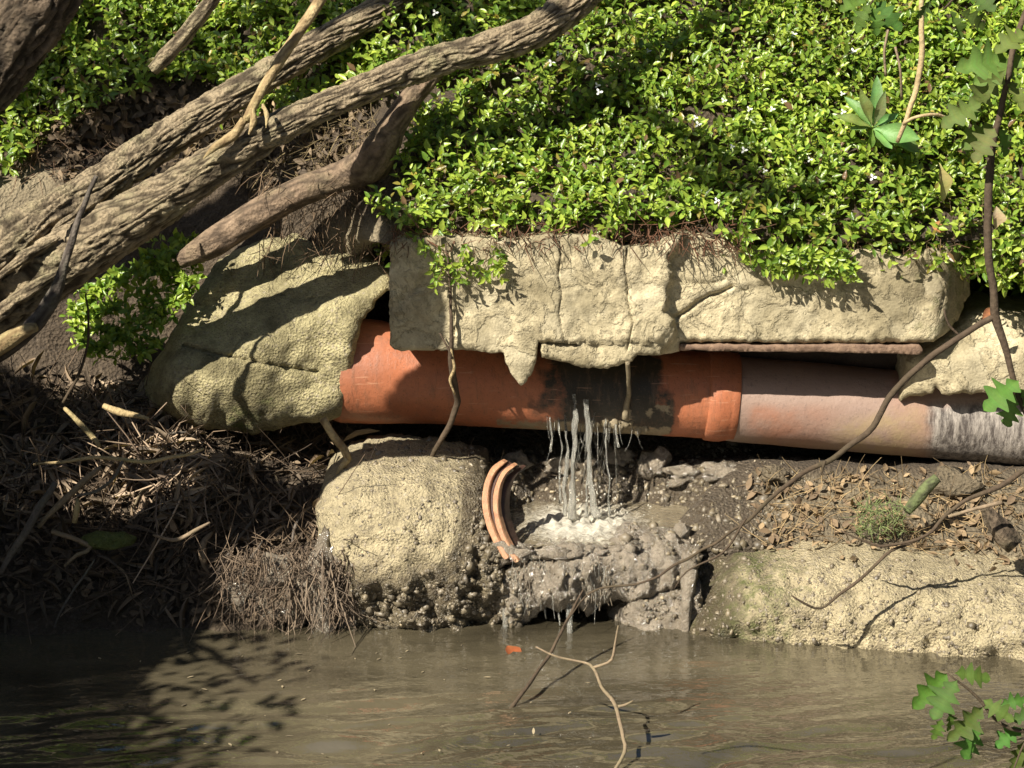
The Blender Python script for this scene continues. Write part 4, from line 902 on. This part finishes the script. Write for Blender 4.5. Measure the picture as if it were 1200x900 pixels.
for i, (x, y, r, sz, lab) in enumerate([(725, 540, .05, .8, 'lumpy wet mud clod right of the falling jets'), (770, 548, .055, 1.1, 'ragged upright mud clod under the collar of the pipe'), (846, 556, .06, .6, 'flat mud clod under the left end of the grey pipe'), (660, 548, .05, .7, 'wet clod behind the thin trickle'), (520, 535, .06, .6, 'dry clod under the orange pipe behind the stump'), (605, 545, .045, .9, 'dark clod behind the terracotta rim'), (800, 560, .05, .7, 'gravelly clod left of the flat mud clod'), (1120, 575, .085, .75, 'brown stump of rotten wood under the right end of the grey pipe'), (905, 560, .05, .6, 'pale earth clod in the gap below the grey pipe')]):
    V, F = blob(hit(x, y)[0] + Vector((0, 0, .01)), r, i + 3, 1.3, .8, sz, .9, 3)
    tag(mesh('clod', V, F, M['mud'] if i not in (4, 7, 8) else M['soil'], col=[(.35 if i in (7, 8) else .1, 0, 0)] * len(V)), lab, 'clod')

# ------------------------------------------------------------------ oak sprays, twigs and weeds
OAK = [(0, 0), (.03, .06), (.10, .14), (.17, .20), (.12, .27), (.09, .30), (.20, .38), (.30, .46), (.20, .50), (.12, .53), (.22, .62), (.28, .70), (.18, .73), (.10, .76), (.13, .86), (.08, .95), (0, 1.0)]
_o = [Vector((x, y, 0)) for x, y in OAK]; _c = catmull(_o, .02); OAK = [(max(0, p.x), p.y) for p, u in _c]
LANCE = [(0, 0), (.03, .05), (.045, .12), (.08, .2), (.15, .32), (.2, .45), (.21, .56), (.19, .68), (.14, .8), (.07, .92), (0, 1)]
def oak_leaf(a, b, parent, seed, wide=1.0, col=(.055, .12, .022), mat='oak', tilt=None, OAK=OAK):
    """one lobed leaf from base a to tip b"""
    a, b = Vector(a), Vector(b); d = (b - a); L = d.length; d.normalize(); r = random.Random(seed)
    n0 = Vector((r.uniform(-.5, .5), -1 + r.uniform(-.1, .4), r.uniform(.2, .9))) if tilt is None else Vector(tilt)
    s = d.cross(n0).normalized(); u = s.cross(d)
    V, F, c = [], [], []; m = len(OAK); r_f = r.uniform(.25, .8); cv = r.uniform(.08, .38)
    for sgn in (-1, 0, 1):
        for x, y in OAK:
            xx = x * 1.15 * wide * (1 + .12 * math.sin(seed * 3.1 + y * 9 + sgn)) * sgn
            V.append(a + d * (y * L) + s * (xx * L) + u * ((r_f * abs(xx) - cv * y * y + .02 * math.sin(y * 14) * abs(sgn)) * L)); c.append(tuple(q * r.uniform(.9, 1.1) * (1.35 if sgn == 0 else 1) for q in col))
    for i in range(m - 1):
        F.append((i, m + i, m + i + 1, i + 1)); F.append((m + i, 2 * m + i, 2 * m + i + 1, m + i + 1))
    o = mesh('leaf', V, F, M[mat], None, col=c); return adopt(o, parent)
def spray(name, loc, label, stem_list, leaves, Y, wide=1.0, col=(.05, .115, .022), cat='oak branch', mat='twig'):
    e = empty(name, loc); tag(e, label, cat)
    for q, th in stem_list: tube('stem', [P(x, y, Y + dy) for x, y, dy in q], [rad(t, Y) for t in th], M[mat], e, seg=8, step=.02, wob=.006, seed=random.random() * 9)
    for i, (x0, y0, x1, y1) in enumerate(leaves):
        k = random.uniform(-.06, .06); oak_leaf(P(x0, y0, Y + k), P(x1, y1, Y + k + random.uniform(-.08, .03)), e, i * 7 + int(x0), wide * random.uniform(.85, 1.15), tuple(c * random.uniform(.8, 1.25) for c in col))
    return e
spray('oak_branch', P(1215, 870, -2.9), 'dark green oak spray dipping into view over the water at bottom right', [([(1300, 800, .1), (1240, 850, .05), (1195, 856, 0), (1168, 842, 0), (1150, 822, 0), (1128, 802, 0), (1108, 788, 0)], (6, 5, 5, 4, 4, 3, 2)), ([(1225, 850, 0), (1200, 872, 0), (1186, 905, 0)], (4, 3, 2))],
      [(1110, 789, 1073, 829), (1118, 789, 1163, 793), (1122, 797, 1092, 842), (1113, 830, 1116, 858), (1104, 842, 1094, 868), (1152, 828, 1116, 868), (1148, 845, 1128, 892), (1152, 820, 1184, 842), (1172, 827, 1206, 818), (1198, 853, 1166, 875), (1200, 868, 1188, 906), (1205, 850, 1235, 880), (1185, 845, 1225, 832)], -2.9, 1.0, (.062, .125, .014))
spray('oak_branch', P(1230, -60, -2.7), 'slender dark oak branch with pale lobed leaves hanging down the right edge', [([(1230, -60, .1), (1200, 20, .05), (1183, 80, 0), (1168, 150, 0), (1160, 215, 0), (1158, 285, 0), (1165, 335, 0), (1167, 372, 0), (1180, 415, 0), (1190, 450, 0), (1204, 490, 0), (1215, 540, 0)], (7, 7, 7, 8, 10, 10, 9, 11, 8, 7, 6, 5))],
      [(1178, 82, 1136, 126), (1180, 70, 1128, 76), (1198, 66, 1150, 92), (1182, 95, 1202, 124), (1164, 146, 1132, 170), (1166, 150, 1142, 182), (1170, 150, 1186, 184), (1194, 446, 1156, 476), (1190, 462, 1176, 502), (1195, 455, 1215, 480), (1150, 120, 1110, 140), (1205, 40, 1170, 52), (1200, 95, 1225, 130)], -2.8, 1.0, (.105, .17, .03))
spray('oak_branch', P(1040, -40, -1.4), 'oak leaf cluster hanging over the top edge above the tan vine', [([(1060, -60, 0), (1035, -20, 0), (1018, 8, 0)], (4, 3, 2)), ([(1200, -40, 0), (1130, -10, 0), (1105, 10, 0)], (4, 3, 2))],
      [(1020, 5, 1000, 36), (1022, 8, 1030, 40), (1026, 2, 1056, 32), (1015, 0, 984, 12), (1112, 12, 1130, 44), (1125, 14, 1158, 32), (1140, -5, 1165, 10), (1090, 0, 1075, 22)], -1.4, 1.05, (.075, .13, .02))
LT = -2.8
tw = empty('long_twig', P(1165, 372, LT)); tag(tw, 'long thin dark twig sweeping down left from the oak stem across the grey pipe', 'twig')
tube('stem', [P(x, y, LT) for x, y in ((1166, 372), (1132, 392), (1086, 421), (1050, 455), (1034, 484), (1018, 508))] + [P(x, y, LT + (1018 - x) * .0012) for x, y in ((975, 538), (930, 560), (890, 596), (845, 630), (800, 656), (752, 682), (700, 692), (680, 706), (660, 738))], [rad(t, LT) for t in (8, 8, 8, 8, 8, 8, 7, 6, 5, 4, 4, 3, 3, 2, 2)], M['twig'], tw, seg=8, step=.015, wob=.010)
for q, th in ((((1128, 395), (1112, 380), (1104, 362)), (3, 3, 2)), (((968, 540), (964, 556), (978, 552)), (4, 3, 2)), (((1050, 455), (1062, 448), (1070, 436)), (4, 3, 2)), (((875, 608), (845, 650), (805, 670), (790, 690)), (3, 3, 2, 1))):
    tube('side_twig', [P(x, y, LT + .03) for x, y in q], [rad(t, LT) for t in th], M['twig'], tw, seg=6, step=.015, wob=.006)
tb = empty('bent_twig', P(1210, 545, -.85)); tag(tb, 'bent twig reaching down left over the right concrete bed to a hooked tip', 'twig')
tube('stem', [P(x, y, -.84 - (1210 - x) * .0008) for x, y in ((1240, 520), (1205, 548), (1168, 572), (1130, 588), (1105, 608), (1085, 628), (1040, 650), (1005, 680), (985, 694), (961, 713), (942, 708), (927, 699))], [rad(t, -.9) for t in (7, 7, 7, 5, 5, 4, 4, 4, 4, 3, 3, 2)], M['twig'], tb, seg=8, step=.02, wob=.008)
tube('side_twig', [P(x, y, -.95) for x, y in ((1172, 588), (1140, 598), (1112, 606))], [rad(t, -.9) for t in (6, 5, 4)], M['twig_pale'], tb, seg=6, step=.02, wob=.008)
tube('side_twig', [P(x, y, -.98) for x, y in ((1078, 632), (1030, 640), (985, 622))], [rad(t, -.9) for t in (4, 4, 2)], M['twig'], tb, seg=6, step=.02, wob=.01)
v1 = empty('hanging_vine', P(1078, -40, -.3)); tag(v1, 'tan woody vine hanging from the top edge over the creeper', 'vine')
tube('stem', pp((1080, -60, -.25), (1079, 10, -.28), (1081, 60, -.3), (1074, 105, -.3), (1062, 140, -.28), (1052, 166, -.25)), [rad(t, -.3) for t in (5, 6, 7, 7, 6, 5)], M['vine'], v1, seg=8, step=.02, wob=.008)
tube('side_stem', pp((1058, 145, -.28), (1075, 136, -.3), (1098, 134, -.28), (1124, 145, -.2)), [rad(t, -.3) for t in (4, 4, 4, 2)], M['vine'], v1, seg=6, step=.02, wob=.006)
for i, q in enumerate([[(1040, 35, -.1), (1036, 60, -.12), (1038, 90, -.1)], [(1050, 55, -.12), (1055, 85, -.14), (1057, 118, -.1)]]):
    o = tube('thin_stem', pp(*q), [rad(3, 0)] * 3, M['twig_pale'], seg=6, step=.02, wob=.006); tag(o, ['short thin stem hanging left of the vine above the leafy weed', 'thin stem hanging between the short stem and the tan vine'][i], 'stem')
# river twigs
wt = empty('river_twig', PZ(593, 838, 0)); tag(wt, 'straight bare twig slanting out of the river', 'twig')
a = PZ(593, 838, -.02); tube('stem', [a, P(603, 826, a.y + .02), P(620, 800, a.y + .12), P(647, 760, a.y + .3), P(668, 722, a.y + .42), P(684, 690, a.y + .5)], [rad(t, -1.3) for t in (5, 5, 5, 4, 4, 2)], M['twig'], wt, seg=8, step=.02, wob=.006)
wt2 = empty('forked_twig', PZ(722, 900, 0)); tag(wt2, 'forked crooked twig standing out of the river at bottom centre', 'twig')
tube('stem', [P(x, y, Y) for x, y, Y in ((716, 910, -1.99), (731, 880, -1.92), (730, 868, -1.9), (726, 842, -1.85), (719, 822, -1.82), (705, 805, -1.78), (695, 782, -1.74), (683, 775, -1.7), (653, 769, -1.68), (628, 758, -1.66))], [rad(t, -1.8) for t in (4, 5, 5, 5, 5, 4, 4, 3, 3, 2)], M['twig_pale'], wt2, seg=8, step=.015, wob=.006)
tube('side_twig', [P(x, y, -1.74) for x, y in ((695, 782), (706, 779), (717, 773), (721, 755), (725, 733))], [rad(t, -1.8) for t in (4, 4, 4, 3, 2)], M['twig_pale'], wt2, seg=6, step=.015, wob=.004)
tube('side_twig', [P(x, y, -1.84) for x, y in ((724, 828), (733, 826), (742, 821))], [rad(t, -1.8) for t in (4, 4, 2)], M['twig_pale'], wt2, seg=6, step=.015)
# leafy weed
we = empty('leafy_weed', hit(1022, 150)[0]); tag(we, 'pale broad leaved weed rosette standing out of the creeper beside the vine', 'weed')
wc = P(1022, 150, hit(1022, 150)[0].y - .26)
for i, (x, y, k) in enumerate([(1000, 118, .5), (1012, 112, .5), (1030, 100, .5), (1036, 120, .5), (1048, 135, .6), (1065, 158, .8), (1042, 168, .8), (1020, 172, .7), (1000, 150, .6), (990, 135, .5), (1070, 172, .8), (1010, 130, .6)]):
    tip = P(x, y, wc.y - random.uniform(-.02, .09)); d = tip - wc
    oak_leaf(wc + d * .05, wc + d * 1.2, we, i * 5 + 2, k * 1.15, tuple(c * random.uniform(.7, 1.15) for c in (.17, .27, .075)), 'weed', (random.uniform(-.6, .6), -1, random.uniform(.1, .9)), LANCE)
# white flowers: three petals each
def flower_mesh():
    V, F = [], []
    for k in range(3):
        a = k * 2.094; d = Vector((math.cos(a), math.sin(a), .25)); s = Vector((-math.sin(a), math.cos(a), 0)); o = len(V)
        for x, y in ((0, 0), (-.32, .45), (-.2, .85), (0, 1), (.2, .85), (.32, .45)): V.append((d * y + s * x) * .014)
        F.append(tuple(range(o, o + 6)))
    me = bpy.data.meshes.new('white_flower'); me.from_pydata(V, [], F); me.materials.append(M['petal'])
    a = me.color_attributes.new('col', 'FLOAT_COLOR', 'POINT'); a.data.foreach_set('color', [.8, .8, .76, 1] * len(V)); return me
fme = flower_mesh()
for x, y in [(510, 15), (675, 25), (655, 63), (646, 74), (848, 118), (815, 138), (918, 119), (896, 200), (949, 187), (840, 235), (987, 110), (988, 131), (878, 128), (1023, 208), (700, 100), (760, 60), (818, 146), (930, 40), (872, 176), (528, 118), (702, 108), (905, 128), (1000, 60), (560, 60), (858, 172)]:
    h, nn = hit(x, y); o = bpy.data.objects.new('white_flower', fme); C.objects.link(o); o.location = h + (CAM - h).normalized() * (.17 + random.uniform(0, .05))
    o.rotation_euler = Vector((random.uniform(-.4, .1), -1, random.uniform(.3, 1))).to_track_quat('Z', 'Y').to_euler(); s = random.uniform(.75, 1.25); o.scale = (s, s, s)
    tag(o, 'tiny white three petalled flower among the green creeper leaves', 'flower', 'white flowers dotted over the creeper')
# fallen orange leaves one can pick out
for x, y, x1, y1, Y, lab, col in [(594, 757, 608, 766, None, 'orange leaf floating below the spilling water', (.30, .08, .02)), (1150, 375, 1166, 362, -.3, 'orange dead leaf caught on the concrete surround beside the oak stem', (.40, .16, .07)), (1090, 262, 1108, 270, -.25, 'orange brown dead leaf lying on the creeper above the slab corner', (.42, .20, .07)), (1166, 268, 1172, 245, -.95, 'pale dead leaf hanging beside the dark oak stem', (.50, .38, .22)), (1100, 190, 1112, 236, -.3, 'drooping yellow dead leaf on the creeper right of the vine', (.45, .40, .14))]:
    A_ = PZ(x, y, .006) if Y is None else P(x, y, Y); B_ = PZ(x1, y1, .006) if Y is None else P(x1, y1, Y - .02)
    o = bpy.data.objects.new('dead_leaf', None); C.objects.link(o)
    lf = oak_leaf(A_, B_, o, int(x), 1.5 if x != 1100 else .75, tuple(c * .8 for c in col), 'dead', (.1, -.1, 1) if Y is None else (.4, -1, .3), LANCE); bpy.data.objects.remove(o); lf.name = 'dead_leaf'; o = lf; tag(o, lab, 'dead leaf')

# ------------------------------------------------------------------ trees beyond the frame whose crowns shade the place
def crown(name, loc, label, clumps, n_per, size, trunk, col=(.05, .11, .02)):
    e = empty(name, loc); tag(e, label, 'tree')
    tube('trunk', trunk, [.22, .18, .14, .09, .05][:len(trunk)], M['bark_dark'], e, seg=20, step=.08, bark=.012, seed=3)
    ps, ds = [], []
    for cx, cy, cz, r, *dn in clumps:
        k = max(4, int(n_per * r * r * 4 * (dn[0] if dn else 1))); q = rng.normal(0, 1, (k, 3)); q = unit(q) * (r * rng.random((k, 1)) ** .4); ps.append(q + np.array([cx, cy, cz])); ds.append(unit(rng.normal(0, 1, (k, 3)) + np.array([0, 0, -.3])))
        t0 = Vector(trunk[-1]); tube('branch', [t0, (t0 + Vector((cx, cy, cz))) / 2 + Vector((0, 0, .1)), (cx, cy, cz)], [.04, .025, .012], M['bark_dark'], e, seg=7, step=.1, wob=.03)
    ps = np.concatenate(ps); ds = np.concatenate(ds); n = len(ps)
    o = leaf_cloud('crown', ps, ds, unit(rng.normal(0, 1, (n, 3))), rng.uniform(.7, 1.3, n) * size, np.array([col]) * rng.uniform(.7, 1.3, (n, 1)), M['oak'], .6); adopt(o, e)
    return e
def sunward(px, py, t, Y=None):
    h = hit(px, py)[0] if Y is None else P(px, py, Y)
    return h - SUN_DIR * t
def cl(px, py, t, r, Y=None): p = sunward(px, py, t, Y); return (p.x, p.y, p.z, r)
SHADE = True
if SHADE:
    cs = [cl(x, y, t, r) for x, y, t, r in [(60, 700, 3.4, .34), (-20, 620, 3.2, .34), (-80, 740, 3.6, .5), (110, 665, 3.1, .22), (190, 680, 3.3, .2), (230, 690, 3.3, .14), (10, 480, 3.2, .2), (-30, 540, 3.3, .26), (300, 570, 3.5, .12)]]
    for x, y, r in ((30, 800, .34), (-60, 860, .5), (110, 770, .23), (180, 745, .15), (-30, 930, .4), (20, 870, .22)):
        p = PZ(x, y, 0) - SUN_DIR * 3.4; cs.append((p.x, p.y, p.z, r))
    for x, y, r, dn in ((235, 775, .30, .10), (250, 735, .16, .14), (190, 850, .34, .10), (150, 905, .3, .12), (300, 800, .25, .035)):
        p = PZ(x, y, 0) - SUN_DIR * 3.4; cs.append((p.x, p.y, p.z, r, dn))
    crown('alder_tree', (-5.2, -2.6, 0), 'leafy alder beyond the left edge shading the water', cs, 2300, .075, [(-5.2, -2.6, -.2), (-4.9, -2.6, 1.0), (-4.6, -2.6, 2.0), (-4.2, -2.5, 2.9)])
    cs = [cl(x, y, t, r) for x, y, t, r in [(150, 160, 4.6, .34), (60, 60, 4.8, .3), (230, 110, 4.5, .3), (320, 5, 4.7, .2), (420, 60, 4.4, .1), (640, 20, 4.6, .15), (560, 70, 4.6, .12), (860, 215, 4.2, .16), (920, 240, 4.2, .14), (730, 25, 4.9, .08)]]
    crown('overhanging_oak', (-6.0, -2.6, 0), 'oak crown above the frame dappling the bank', cs, 330, .10, [(-6.0, -2.6, -.2), (-5.6, -2.5, 2.0), (-4.8, -2.3, 3.6), (-3.6, -2.1, 4.6), (-2.6, -2.0, 5.2)])

# ------------------------------------------------------------------ unseen wooded valley, added to close off the low sky; mirrors in the water
OV, OF = [], []
ox = np.arange(-40, 40.1, 2.0); oy = [(-12.5, -.8), (-13.2, .1), (-14.5, 1.4), (-16, 2.0), (-30, 2.6), (-60, 3.0)]
for Y, Z in oy:
    for x in ox: OV.append((x, Y + .5 * mn.noise(Vector((x * .2, Y, 0))), Z + .3 * mn.noise(Vector((x * .3, Y, 5)))))
for r in range(len(oy) - 1):
    for c in range(len(ox) - 1): q = r * len(ox) + c; OF.append((q, q + 1, q + len(ox) + 1, q + len(ox)))
tag(mesh('opposite_bank', OV, OF, M['soil'], col=[(0, 0, 0)] * len(OV)), kind='structure')
def wood(name, n, lo, hi, size, trunks, label):
    p = rng.uniform(lo, hi, (n, 3)); k = np.array([fr(q, 2, .35, 3) for q in p]) > -.18; p = p[k]; n = len(p)
    tag(leaf_cloud(name, p, unit(rng.normal(0, 1, (n, 3))), unit(rng.normal(0, 1, (n, 3))), rng.uniform(.6, 1.4, n) * size, np.array([[.045, .09, .02]]) * rng.uniform(.6, 1.4, (n, 1)), M['oak'], .7), label, kind='stuff')
    g = []
    for x, y, z0, z1 in trunks:
        V, F, _ = tube_geo([(x, y, z0), (x + .3, y + .1, (z0 + z1) / 2), (x + .1, y, z1)], [.3, .24, .1], 12, .4); g.append((V, F))
    V, F = join(g); tag(mesh('unseen_trunks', V, F, M['bark_dark'], col=[(0, 0, 0)] * len(V)), 'trunks of ' + label, kind='stuff')
wood('unseen_woodland', 9000, (-24, -21, 1.0), (24, -15, 10.0), .55, [(x, -17 + (i % 3), 1.5, 9) for i, x in enumerate(range(-22, 23, 4))], 'unseen leafy wood added along the opposite bank to screen the sky')
wood('unseen_woodland', 6000, (-16, 2.4, 4.6), (16, 9, 9.5), .5, [(x, 5 + (i % 2), 3.8, 8.5) for i, x in enumerate(range(-14, 15, 4))], 'unseen leafy wood added on top of the bank to screen the sky')
wood('unseen_woodland', 3500, (6.5, -11, 1.0), (11, 2, 9.5), .5, [(8, y, .2, 8) for y in (-10, -6, -2)], 'unseen leafy wood added downstream on the right to screen the sky')
wood('unseen_woodland', 2500, (-13, -9, .8), (-8.5, 3, 6.5), .5, [(-10, y, .2, 6) for y in (-8, -4, 0)], 'unseen leafy wood added upstream on the left to screen the sky')
